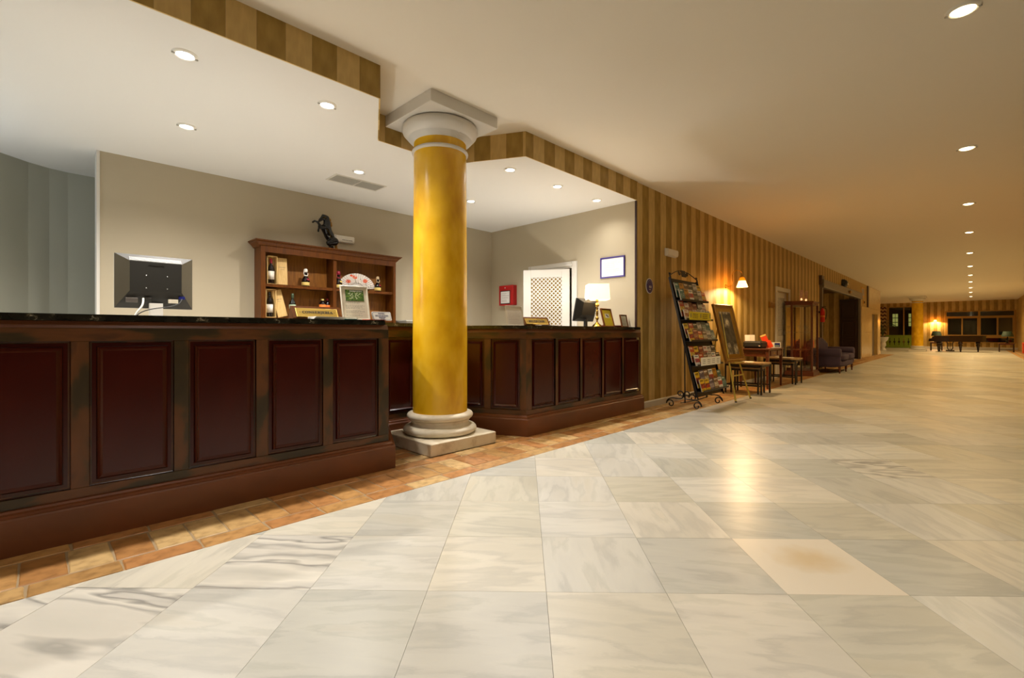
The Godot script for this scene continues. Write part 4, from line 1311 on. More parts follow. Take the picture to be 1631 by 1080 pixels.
	# red cabinet
	t = thing("alarm_box", "red metal wall box with a white notice on its front", "wall box", Vector3(-5.685, 1.52, RZ))
	s = mb(); bx(s, Vector3(0, 0.17, 0.05), Vector3(0.34, 0.34, 0.1), 0.006); obj("body", s, M.red_paint, t)
	s = mb(); bx(s, Vector3(-0.01, 0.135, 0.102), Vector3(0.235, 0.23, 0.006), 0.001); obj("notice_border", s, M.ink, t)
	s = mb(); quad_uv(s, Vector3(-0.115, 0.035, 0.106), Vector3(0.095, 0.035, 0.106), Vector3(0.095, 0.235, 0.106), Vector3(-0.115, 0.235, 0.106), Vector3.BACK); obj("notice", s, M.print_plan, t)
	s = mb(); lathe(s, [Vector2(0, 0.006), Vector2(0.01, 0.005), Vector2(0.013, 0)], 16, Vector3.ZERO, Transform3D(Basis(Vector3.RIGHT, PI / 2), Vector3(-0.02, 0.295, 0.1))); obj("lock", s, M.chrome, t)
	make_lattice_door()
	# emergency light on the back wall, and on the corridor wall
	for e in [[Vector3(BX, 2.325, -2.955), "white emergency light box on the back wall, behind the black horse", 0.27, 0.105], [Vector3(WX, 2.25, -6.7), "blank white emergency light high on the striped wall, above the brochure rack", 0.34, 0.115]]:
		t = thing("emergency_light", e[1], "emergency light", e[0], PI / 2)
		s = mb(); bx(s, Vector3(0, 0, 0.008), Vector3(e[2], e[3], 0.016), 0.004); obj("back_plate", s, M.white_plastic, t)
		s = mb()
		var pr := PackedVector2Array([Vector2(0.016, -e[3] * 0.46), Vector2(0.05, -e[3] * 0.4), Vector2(0.06, -e[3] * 0.2), Vector2(0.06, e[3] * 0.25), Vector2(0.05, e[3] * 0.42), Vector2(0.016, e[3] * 0.46)])
		push(s, pr, -e[2] * 0.48, e[2] * 0.48, Transform3D(Basis(Vector3.BACK, Vector3.UP, Vector3.LEFT), Vector3.ZERO))
		obj("diffuser", s, M.paper, t)
		if e[0].x < -5: strokes("print", 0.15, 0.009, Vector3(0.03, -0.012, 0.061), M.grey_letter, t, 5)
	# oval star plaque
	t = thing("oval_plaque", "small dark blue oval plaque with a white rim, on the striped wall", "sign", Vector3(WX, 1.71, -6.07), PI / 2)
	for e in [[0.1, 0.11, 0.006, M.white_plastic, "rim"], [0.088, 0.098, 0.01, M.navy, "enamel"]]:
		s = mb()
		poly = PackedVector2Array()
		for k in 32: poly.append(Vector2(cos(TAU * k / 32) * e[0], sin(TAU * k / 32) * e[1]))
		push(s, poly, 0, e[2])
		obj(e[4], s, e[3], t)
	s = mb()
	for k in 8:
		var a := PI * 0.15 + PI * 0.7 * k / 7.0
		lathe(s, [Vector2(0, 0.002), Vector2(0.004, 0.0)], 6, Vector3.ZERO, Transform3D(Basis(Vector3.RIGHT, PI / 2), Vector3(cos(a) * 0.072, sin(a) * 0.08, 0.01)))
	bx(s, Vector3(0.01, -0.012, 0.011), Vector3(0.06, 0.028, 0.002), 0.0005)
	obj("emblem", s, M.white_plastic, t)
	text("lettering", "****", 0.05, 0.012, Vector3(0, -0.05, 0.0105), M.white_plastic, t, "Droid Sans")
	text("lettering", "A22", 0.044, 0.018, Vector3(0.01, -0.012, 0.0125), M.navy, t, "Droid Sans", true, 0.0008)
	# air vent
	t = thing("air_vent", "narrow rectangular air vent with fine slats in the reception ceiling", "vent", Vector3(-5.265, LOW, -2.7))
	s = mb()
	rings(s, -0.14, 0.14, -0.325, 0.325, [Vector2(0, 0), Vector2(0.004, 0.008), Vector2(0.03, 0.004), Vector2(0.034, -0.004)], Transform3D(Basis(Vector3.RIGHT, Vector3.BACK, Vector3.DOWN), Vector3.ZERO))
	obj("rim", s, M.white_trim, t)
	for k in 9:
		s = mb()
		bx(s, Vector3(-0.1 + 0.025 * k, -0.006, 0), Vector3(0.018, 0.002, 0.6), 0, Transform3D())
		obj("slat", s, M.grey_plastic, t)
	s = mb(); bx(s, Vector3(0, -0.0075, 0), Vector3(0.22, 0.006, 0.012)); obj("crossbar", s, M.white_trim, t)

func make_lattice_door():
	var s := mb()
	var casing := base("door_1", self, Vector3(0, 0, RZ)); struct(casing)
	# moulded casing round the doorway
	for g in [[-5.235, -5.14, 0.0, 2.135], [-4.34, -4.245, 0.0, 2.135], [-5.14, -4.34, 2.04, 2.135]]:
		s = mb()
		bx(s, Vector3((g[0] + g[1]) / 2, (g[2] + g[3]) / 2, 0.013), Vector3(g[1] - g[0], g[3] - g[2], 0.026), 0.004)
		bx(s, Vector3((g[0] + g[1]) / 2, (g[2] + g[3]) / 2, 0.02), Vector3(maxf(0.02, g[1] - g[0] - (0.05 if g[3] - g[2] > 1 else -0.04)), g[3] - g[2] - (0.05 if g[3] - g[2] < 1 else 0.0), 0.03), 0.005)
		obj("casing", s, M.white_trim, casing)
	# the leaf, standing ajar: hinged at the right-hand jamb, swung into the room
	var L := 0.72
	var leaf := thing("lattice_door", "white door standing ajar with a gold-backed lattice panel, behind the RECEPCION sign", "door", Vector3(-4.36, 0, RZ + 0.045), PI + 0.52)
	# local +X runs from the hinge to the free edge, local -Z faces the room
	s = mb()
	var th := 0.035
	bx(s, Vector3(0.06, 1.01, 0), Vector3(0.12, 2.02, th), 0.003); obj("stile", s, M.white_trim, leaf)
	s = mb(); bx(s, Vector3(L - 0.06, 1.01, 0), Vector3(0.12, 2.02, th), 0.003); obj("stile", s, M.white_trim, leaf)
	for y in [[0.0, 0.22], [0.82, 0.94], [1.9, 2.02]]:
		s = mb(); bx(s, Vector3(L / 2, (y[0] + y[1]) / 2, 0), Vector3(L - 0.24, y[1] - y[0], th), 0.003); obj("rail", s, M.white_trim, leaf)
	s = mb(); bx(s, Vector3(L / 2, 0.52, 0), Vector3(L - 0.24, 0.6, th * 0.5), 0.0); obj("panel", s, M.white_trim, leaf)
	s = mb(); bx(s, Vector3(L / 2, 1.42, 0.006), Vector3(L - 0.22, 0.98, 0.004)); obj("gold_backing", s, M.gold_back, leaf)
	s = mb()
	var x0 := 0.12; var x1 := L - 0.12; var y0 := 0.94; var y1 := 1.9
	var st := 0.062
	var box := PackedVector2Array([Vector2(x0, y0), Vector2(x1, y0), Vector2(x1, y1), Vector2(x0, y1)])
	for dirn in [1.0, -1.0]:
		for k in range(-40, 60):
			var c := Vector2(x0 + k * st, y0)
			var d := Vector2(1, dirn).normalized()
			if dirn < 0: c.y = y0
			var n := Vector2(-d.y, d.x) * 0.0075
			var strip := PackedVector2Array([c - d * 3 - n, c + d * 3 - n, c + d * 3 + n, c - d * 3 + n])
			for p in Geometry2D.intersect_polygons(strip, box): push(s, p, -0.009 - dirn * 0.001, 0.001)
	for kx in range(0, 12):
		for ky in range(0, 24):
			for h in [[0.0, 0.0], [0.5, 0.5]]:
				var c := Vector2(x0 + (kx + h[0]) * st, y0 + (ky + h[1]) * st)
				if c.x < x0 + 0.01 or c.x > x1 - 0.01 or c.y > y1 - 0.01 or c.y < y0 + 0.01: continue
				var q := PackedVector2Array()
				for e in 8: q.append(c + Vector2(cos(TAU * e / 8), sin(TAU * e / 8)) * 0.013)
				push(s, q, -0.012, 0.001)
	obj("lattice", s, M.white_trim, leaf).set_meta("kind", "stuff")
	s = mb()
	tube(s, [Vector3(L - 0.05, 1.0, -0.018), Vector3(L - 0.05, 1.0, -0.055), Vector3(L - 0.15, 1.0, -0.058)], 0.009)
	obj("handle", s, M.brass, leaf)

# ------------------------------------------------------------------ shelf unit and what stands on it
const SX := -5.93          # front plane of the shelf unit
func sp(z: float, y: float, out := 0.0) -> Vector3: return Vector3(SX - 0.1 + out, y, z)

func make_shelf():
	var c := thing("shelf_cabinet", "brown wooden shelf unit with a moulded cornice, holding bottles and a hand fan", "cabinet", Vector3(-6.148, 0, -2.72))
	var z0 := -1.835; var z1 := -3.63
	var x0 := BX + 0.002; var xf := SX
	var L := func(p): return p - c.position
	var s := mb()
	for z in [z0 - 0.02, z1 + 0.02]:
		s = mb(); wall_box(s, x0 + 6.148, xf + 6.148, 0, 2.08, z - 0.018 + 2.72, z + 0.018 + 2.72); obj("side_panel", s, M.shelf_wood, c)
	s = mb(); wall_box(s, 0.004, 0.016, 0.0, 2.08, z0 + 2.68, z1 + 2.76); obj("back_panel", s, M.shelf_back_wood, c)
	for y in [1.215, 1.615, 2.055]:
		for g in [[z0 - 0.04, -2.71], [-2.755, z1 + 0.04]]:
			s = mb(); wall_box(s, 0.016, xf + 6.148 - 0.006, y - 0.017, y + 0.017, g[0] + 2.72, g[1] + 2.72); obj("shelf", s, M.shelf_wood, c)
	s = mb(); wall_box(s, 0.016, xf + 6.148, 0.0, 2.06, -2.712 + 2.72, -2.756 + 2.72); obj("divider", s, M.shelf_wood, c)
	for g in [[z0, z0 - 0.055], [z1 + 0.04, z1]]:
		s = mb(); bx(s, Vector3(xf + 6.148 + 0.008, 1.03, (g[0] + g[1]) / 2 + 2.72), Vector3(0.018, 2.06, absf(g[1] - g[0])), 0.003); obj("stile", s, M.shelf_wood, c)
	s = mb(); bx(s, Vector3(xf + 6.148 + 0.009, 2.035, (z0 + z1) / 2 + 2.72), Vector3(0.02, 0.07, z0 - z1), 0.002); obj("frieze", s, M.shelf_wood, c)
	for k in 4:
		s = mb()
		var a := -1.87 - 2.72 * 0 - 0.435 * k
		rings(s, -0.2, 0.2, 0.1, 1.16, [Vector2(0, 0), Vector2(0, 0.018), Vector2(0.05, 0.018), Vector2(0.056, 0.01), Vector2(0.08, 0.016)], Transform3D(Basis(Vector3.UP, PI / 2), Vector3(xf + 6.148, 0, a - 0.23 + 2.72)))
		obj("door", s, M.shelf_wood, c)
	s = mb()
	carry(s, [Vector2(0.002, z0 + 2.72), Vector2(xf + 6.148, z0 + 2.72), Vector2(xf + 6.148, z1 + 2.72), Vector2(0.002, z1 + 2.72)],
		[Vector2(-0.02, 2.06), Vector2(0.012, 2.062), Vector2(0.014, 2.072), Vector2(0.022, 2.076), Vector2(0.03, 2.09), Vector2(0.046, 2.108), Vector2(0.058, 2.116), Vector2(0.06, 2.124), Vector2(0.07, 2.126), Vector2(0.07, 2.138), Vector2(-0.02, 2.14)])
	wall_box(s, 0.002, xf + 6.148 + 0.01, 2.07, 2.138, z0 + 2.72, z1 + 2.72)
	obj("cornice", s, M.shelf_wood, c)
	# bottles
	var y1 := 1.632; var y0 := 1.232
	wine_box("open pine wine box with a dark bottle inside, upper left shelf", -1.985, y1, 0.0)
	lid("pale wooden wine-box lid standing beside the open box, upper left shelf", -2.11, y1, 0.0)
	wine_box("open pine wine box with a dark bottle inside, lower left shelf", -1.97, y0, 0.0)
	lid("pale wooden wine-box lid leaning against its box, lower left shelf", -2.09, y0, 0.22)
	bottle("wine_bottle", "green wine bottle with a pale green label, lower left shelf", sp(-2.225, y0, 0.03), [[0, 0], [0.036, 0], [0.038, 0.01], [0.038, 0.17], [0.03, 0.2], [0.016, 0.225], [0.014, 0.29], [0.016, 0.3], [0, 0.3]], M.green_bottle, M.pale_green_label, [0.0388, 0.11, 0.165], M.green_foil, [0.0168, 0.24, 0.302])
	bottle("spirit_bottle", "small black bottle with orange label and yellow cap, lower shelf", sp(-2.605, y0, 0.02), [[0, 0], [0.04, 0], [0.042, 0.012], [0.042, 0.19], [0.034, 0.212], [0.019, 0.228], [0.016, 0.25], [0, 0.25]], M.wine_glass, M.orange_label, [0.0428, 0.08, 0.182], M.yellow_label, [0.0185, 0.234, 0.254])
	bottle("spirit_bottle", "slim black bottle with orange label and red cap, lower shelf", sp(-2.69, y0, -0.03), [[0, 0], [0.036, 0], [0.038, 0.012], [0.038, 0.19], [0.026, 0.215], [0.012, 0.235], [0.011, 0.262], [0, 0.262]], M.wine_glass, M.orange_label, [0.0388, 0.08, 0.182], M.red_wax, [0.0135, 0.242, 0.266])
	flask("dark flask with a white stopper, alone on the upper left shelf", sp(-2.385, y1, 0.03), M.white_plastic, 1.0)
	flask("dark flask with a crimson wax stopper, left of the hand fan", sp(-2.815, y1, 0.03), M.red_wax, 1.05)
	flask("slender dark flask with a cork stopper, right of the hand fan", sp(-3.39, y1, 0.03), M.cork, 0.95)
	for g in [[-2.32, 0.0], [-2.42, 0.02], [-2.48, 0.0], [-2.55, 0.03]]:
		var t := thing("glass", "upturned clear tumbler behind the CONSERJERIA sign, %s from the left of four" % ["first", "second", "third", "last"][[-2.32, -2.42, -2.48, -2.55].find(g[0])], "glass", sp(g[0], y0, g[1]), 0.0, "tumblers behind the CONSERJERIA sign")
		s = mb(); lathe(s, [Vector2(0.03, 0), Vector2(0.031, 0.004), Vector2(0.027, 0.085), Vector2(0.024, 0.088), Vector2(0, 0.088)], 20); obj("bowl", s, M.glass, t)
	# hand fan
	var fan := thing("hand_fan", "open white hand fan painted with orange carnations, standing on the upper right shelf", "hand fan", sp(-3.09, y1 + 0.012, 0.0), PI / 2)
	var n := 22
	s = mb()
	for k in n:
		var a0 := PI * (0.03 + 0.94 * k / n); var a1 := PI * (0.03 + 0.94 * (k + 0.5) / n); var a2 := PI * (0.03 + 0.94 * (k + 1) / n)
		for e in [[a0, a1, 0.0, 0.01], [a1, a2, 0.01, 0.0]]:
			var r0 := 0.115; var r1 := 0.275
			var P := [Vector3(-cos(e[0]) * r0, sin(e[0]) * r0 * 0.8, e[2]), Vector3(-cos(e[0]) * r1, sin(e[0]) * r1 * 0.8, e[2]), Vector3(-cos(e[1]) * r1, sin(e[1]) * r1 * 0.8, e[3]), Vector3(-cos(e[1]) * r0, sin(e[1]) * r0 * 0.8, e[3])]
			var U := []
			for p in P: U.append(Vector2(p.x / 0.56 + 0.5, 1.0 - p.y / 0.23))
			for off in [0.0, -0.0015]:
				var o := Vector3(0, 0, off)
				tri(s, P[0] + o, P[1] + o, P[2] + o, Vector3(0, 0, 1.0 if off == 0.0 else -1.0), U[0], U[1], U[2]); tri(s, P[0] + o, P[2] + o, P[3] + o, Vector3(0, 0, 1.0 if off == 0.0 else -1.0), U[0], U[2], U[3])
	obj("leaf", s, M.print_fan, fan)
	for k in 23:
		var a := PI * (0.03 + 0.94 * k / 22.0)
		s = mb()
		bx(s, Vector3(0, 0.065, -0.004), Vector3(0.008, 0.13, 0.0018), 0, Transform3D(Basis(Vector3.BACK, PI / 2 - a), Vector3.ZERO).scaled(Vector3(1, 0.85, 1)))
		obj("rib", s, M.white_plastic, fan)
	# white cupboard low beside the shelf unit
	var w := thing("low_cupboard", "small white cupboard beside the wooden shelf unit, just showing over the counter", "cupboard", Vector3(BX + 0.22, 0, -3.9))
	s = mb(); wall_box(s, -0.2, 0.2, 0, 1.21, 0.21, -0.25); obj("body", s, M.grey_plastic, w)
	s = mb(); bx(s, Vector3(0, 1.22, -0.02), Vector3(0.43, 0.02, 0.49), 0.004); obj("top", s, M.grey_plastic, w)
	s = mb(); bx(s, Vector3(0.21, 0.6, -0.13), Vector3(0.02, 1.16, 0.22), 0.003); obj("door", s, M.white_plastic, w)
	horse()

func bottle(called: String, label: String, at: Vector3, prof: Array, gm: Material, lm: Material, band: Array, cm: Material, cap: Array):
	var t := thing(called, label, "bottle", at, PI / 2)
	var s := mb()
	lathe(s, prof.map(func(p): return Vector2(p[0], p[1])), 24)
	obj("glass", s, gm, t)
	s = mb(); lathe(s, [Vector2(band[0] - 0.002, band[1]), Vector2(band[0], band[1]), Vector2(band[0], band[2]), Vector2(band[0] - 0.002, band[2])], 24); obj("label", s, lm, t)
	s = mb(); lathe(s, [Vector2(cap[0] - 0.002, cap[1]), Vector2(cap[0], cap[1]), Vector2(cap[0], cap[2]), Vector2(0, cap[2] + 0.001)], 18); obj("cap", s, cm, t)

func flask(label: String, at: Vector3, cm: Material, k: float):
	var t := thing("flask", label, "bottle", at, PI / 2)
	var s := mb()
	lathe(s, [[0, 0], [0.042, 0], [0.046, 0.01], [0.046, 0.075], [0.04, 0.1], [0.026, 0.122], [0.018, 0.14], [0.018, 0.165], [0.022, 0.17], [0.022, 0.178], [0, 0.178]].map(func(p): return Vector2(p[0] * k, p[1] * k)), 24)
	obj("glass", s, M.wine_glass, t)
	s = mb(); lathe(s, [Vector2(0.0465 * k, 0.012), Vector2(0.0475 * k, 0.014), Vector2(0.0475 * k, 0.052), Vector2(0.0465 * k, 0.054)], 24); obj("label", s, M.yellow_label, t)
	s = mb(); lathe(s, [Vector2(0, 0.176 * k), Vector2(0.02 * k, 0.178 * k), Vector2(0.025 * k, 0.195 * k), Vector2(0.022 * k, 0.215 * k), Vector2(0.012 * k, 0.225 * k), Vector2(0, 0.227 * k)], 18); obj("stopper", s, cm, t)
	s = mb()
	tube(s, [Vector3(-0.02, 0.2, 0.0) * k, Vector3(-0.028, 0.17, 0.01) * k, Vector3(-0.022, 0.145, 0.012) * k, Vector3(0, 0.135, 0.024) * k, Vector3(0.022, 0.145, 0.012) * k, Vector3(0.026, 0.17, 0.008) * k], 0.004 * k, 6)
	lathe(s, bead(0.017 * k, 0.128 * k, 0.142 * k, 0.005 * k), 16)
	obj("ribbon", s, cm, t)
	s = mb(); bx(s, Vector3(0.012 * k, 0.088 * k, 0.041 * k), Vector3(0.028, 0.024, 0.004) * k, 0.001); obj("seal", s, M.red_wax if cm != M.red_wax else M.yellow_label, t)

func wine_box(label: String, z: float, y: float, out: float):
	var t := thing("wine_box", label, "wine box", sp(z, y, out), PI / 2)
	var s := mb()
	bx(s, Vector3(-0.055, 0.17, 0.0), Vector3(0.008, 0.34, 0.1)); obj("side", s, M.pale_pine, t)
	s = mb(); bx(s, Vector3(0.055, 0.17, 0.0), Vector3(0.008, 0.34, 0.1)); obj("side", s, M.pale_pine, t)
	for e in [0.004, 0.336]:
		s = mb(); bx(s, Vector3(0, e, 0), Vector3(0.11, 0.008, 0.1)); obj("end", s, M.pale_pine, t)
	s = mb(); bx(s, Vector3(0, 0.17, -0.047), Vector3(0.11, 0.33, 0.006)); obj("bottom", s, M.pale_pine, t)
	bottle("wine_bottle", "dark wine bottle with a white label inside the " + ("upper" if y > 1.5 else "lower") + " open pine box", sp(z, y + 0.009, out + 0.0), [[0, 0], [0.034, 0], [0.037, 0.01], [0.037, 0.18], [0.03, 0.21], [0.015, 0.235], [0.014, 0.3], [0, 0.3]], M.wine_glass, M.paper, [0.0378, 0.05, 0.15], M.red_wax if y > 1.5 else M.wine_glass, [0.0155, 0.245, 0.302])

func lid(label: String, z: float, y: float, lean: float):
	var t := thing("box_lid", label, "box lid", sp(z, y, 0.03), PI / 2)
	var xf := Transform3D(Basis(Vector3.BACK, lean) * Basis(Vector3.RIGHT, -0.08), Vector3(lean * 0.1, 0.002 + 0.012 * signf(lean), 0))
	var s := mb()
	bx(s, Vector3(0, 0.165, 0), Vector3(0.112, 0.33, 0.007), 0.001, xf); obj("board", s, M.pale_pine, t)
	for w in [[0.075, 0.006, 0.215], [0.045, 0.004, 0.19]]: strokes("printed_mark", w[0], w[1], Vector3(0, w[2], 0.0038), M.grey_letter, t, int(z * -100), xf)

# ------------------------------------------------------------------ bodies from joints: smooth union of tapered capsules, meshed as surface nets
func body(s: SurfaceTool, bones: Array, cell: float, k: float):
	var lo := Vector3.ONE * 1e9; var hi := -lo
	for b in bones:
		for e in [[b[0], b[2]], [b[1], b[3]]]:
			lo = lo.min(e[0] - Vector3.ONE * (e[1] + k + cell * 2)); hi = hi.max(e[0] + Vector3.ONE * (e[1] + k + cell * 2))
	var n := Vector3i(((hi - lo) / cell).ceil()) + Vector3i.ONE
	var f := PackedFloat32Array(); f.resize(n.x * n.y * n.z); f.fill(1.0)
	for b in bones:
		var a: Vector3 = b[0]; var c: Vector3 = b[1]; var ra: float = b[2]; var rc: float = b[3]
		var pad := maxf(ra, rc) + k + cell * 2.0
		var i0 := Vector3i(((a.min(c) - Vector3.ONE * pad - lo) / cell).floor()).clamp(Vector3i.ZERO, n - Vector3i.ONE)
		var i1 := Vector3i(((a.max(c) + Vector3.ONE * pad - lo) / cell).ceil()).clamp(Vector3i.ZERO, n - Vector3i.ONE)
		var ac := c - a
		var l2 := maxf(ac.length_squared(), 1e-9)
		for z in range(i0.z, i1.z + 1):
			for y in range(i0.y, i1.y + 1):
				for x in range(i0.x, i1.x + 1):
					var p := lo + Vector3(x, y, z) * cell
					var t := clampf((p - a).dot(ac) / l2, 0, 1)
					var d := p.distance_to(a + ac * t) - lerpf(ra, rc, t)
					var id := x + n.x * (y + n.y * z)
					var o := f[id]
					var h := maxf(k - absf(d - o), 0.0) / k
					f[id] = minf(d, o) - h * h * k * 0.25
	var vert := {}
	var step := [1, n.x, n.x * n.y]
	for z in n.z - 1:
		for y in n.y - 1:
			for x in n.x - 1:
				var id := x + n.x * (y + n.y * z)
				var neg := 0
				for q in 8:
					if f[id + (q & 1) + n.x * ((q >> 1) & 1) + n.x * n.y * (q >> 2)] < 0.0: neg += 1
				if neg == 0 or neg == 8: continue
				var sum := Vector3.ZERO; var cnt := 0
				for q in 8:
					for ax in 3:
						if q & (1 << ax): continue
						var q2 := q | (1 << ax)
						var f0 := f[id + (q & 1) + n.x * ((q >> 1) & 1) + n.x * n.y * (q >> 2)]
						var f1 := f[id + (q2 & 1) + n.x * ((q2 >> 1) & 1) + n.x * n.y * (q2 >> 2)]
						if (f0 < 0.0) != (f1 < 0.0):
							var p := Vector3(q & 1, (q >> 1) & 1, q >> 2)
							p[ax] += f0 / (f0 - f1)
							sum += p; cnt += 1
				vert[id] = lo + (Vector3(x, y, z) + sum / cnt) * cell
	soft(s, 1)
	for id in vert:
		var x: int = id % n.x; var y: int = (id / n.x) % n.y; var z: int = id / (n.x * n.y)
		for ax in 3:
			var u: int = step[(ax + 1) % 3]; var v: int = step[(ax + 2) % 3]
			var f0 := f[id]; var f1 := f[id + step[ax]]
			if (f0 < 0.0) == (f1 < 0.0): continue
			if not (vert.has(id - u) and vert.has(id - v) and vert.has(id - u - v)): continue
			var nrm := Vector3.ZERO; nrm[ax] = 1.0 if f0 < 0.0 else -1.0
			var A: Vector3 = vert[id]; var B: Vector3 = vert[id - u]; var C: Vector3 = vert[id - u - v]; var D: Vector3 = vert[id - v]
			tri(s, A, B, C, nrm); tri(s, A, C, D, nrm)
	flat(s)

func horse():
	# local +X is towards the right of the photograph along the wall, the horse faces -X
	var t := thing("horse_figurine", "glossy black porcelain horse rearing on its hind legs, on top of the shelf unit", "figurine", Vector3(-5.995, 2.139, -2.71), PI / 2)
	var V := func(x: float, y: float, z := 0.0): return Vector3((x - 760.0) * 0.00053, (1000.0 - y) * 0.00051, z)
	var b := [
		# trunk: croup, barrel, chest
		[V.call(790, 800), V.call(715, 640), 0.05, 0.056], [V.call(715, 640), V.call(640, 490), 0.056, 0.058], [V.call(640, 490), V.call(585, 450), 0.054, 0.036],
		# neck and head
		[V.call(655, 450), V.call(660, 330), 0.052, 0.041], [V.call(660, 330), V.call(640, 215), 0.041, 0.034], [V.call(640, 215), V.call(580, 190), 0.034, 0.03],
		[V.call(580, 195), V.call(500, 270), 0.03, 0.017], [V.call(500, 270), V.call(468, 300), 0.015, 0.012], [V.call(480, 315), V.call(560, 240), 0.007, 0.012],
		# ears
		[V.call(556, 165, 0.014), V.call(528, 128, 0.02), 0.008, 0.002], [V.call(560, 165, -0.014), V.call(545, 128, -0.02), 0.008, 0.002],
		# near foreleg, raised forward
		[V.call(600, 480, 0.034), V.call(480, 490, 0.04), 0.028, 0.018], [V.call(480, 490, 0.04), V.call(405, 365, 0.04), 0.017, 0.013], [V.call(405, 365, 0.04), V.call(325, 348, 0.04), 0.013, 0.008], [V.call(325, 348, 0.04), V.call(282, 385, 0.04), 0.009, 0.012],
		# far foreleg, folded under
		[V.call(600, 480, -0.034), V.call(510, 400, -0.04), 0.028, 0.017], [V.call(510, 400, -0.04), V.call(500, 440, -0.042), 0.015, 0.012], [V.call(500, 440, -0.042), V.call(482, 520, -0.042), 0.011, 0.008], [V.call(482, 520, -0.042), V.call(480, 555, -0.042), 0.009, 0.012],
		# hind legs: thigh, shank, hock, cannon, hoof
		[V.call(820, 790, 0.03), V.call(675, 850, 0.04), 0.052, 0.033], [V.call(675, 850, 0.04), V.call(720, 925, 0.04), 0.028, 0.016], [V.call(735, 925, 0.04), V.call(690, 975, 0.04), 0.012, 0.009], [V.call(690, 975, 0.04), V.call(680, 990, 0.04), 0.011, 0.014],
		[V.call(830, 790, -0.03), V.call(790, 870, -0.036), 0.054, 0.032], [V.call(790, 870, -0.036), V.call(830, 935, -0.036), 0.022, 0.013], [V.call(830, 935, -0.036), V.call(800, 980, -0.036), 0.012, 0.009], [V.call(800, 980, -0.036), V.call(792, 990, -0.036), 0.011, 0.014]]
	for q in b:
		q[2] *= 1.04; q[3] *= 1.04
	var s := mb()
	body(s, b, 0.0055, 0.012)
	obj("body", s, M.porcelain, t)
	s = mb()
	tube(s, [V.call(845, 770), V.call(880, 840), V.call(880, 920), V.call(915, 975), V.call(925, 1000)], [0.008, 0.013, 0.015, 0.012, 0.005], 10)
	tube(s, [V.call(850, 775, 0.006), V.call(900, 850, 0.01), V.call(905, 930, 0.012), V.call(938, 990, 0.01)], [0.004, 0.006, 0.006, 0.003], 8)
	obj("tail", s, M.gilt_dark, t)
	s = mb()
	for g in [[640, 165, 700, 190, 720, 250], [680, 215, 735, 215, 745, 290], [705, 270, 750, 300, 775, 350], [715, 330, 765, 350, 765, 420], [600, 150, 650, 150, 690, 190]]:
		tube(s, bez(V.call(g[0], g[1]), V.call(g[2], g[3]), V.call(g[2] + 25, g[3] + 20), V.call(g[4], g[5]), 8), [0.013, 0.014, 0.014, 0.013, 0.012, 0.011, 0.009, 0.007, 0.004], 8)
	obj("mane", s, M.gilt_dark, t)

# ------------------------------------------------------------------ brochure rack, easel, tables
const ORD := ["first", "second", "third", "fourth", "fifth", "sixth", "seventh"]

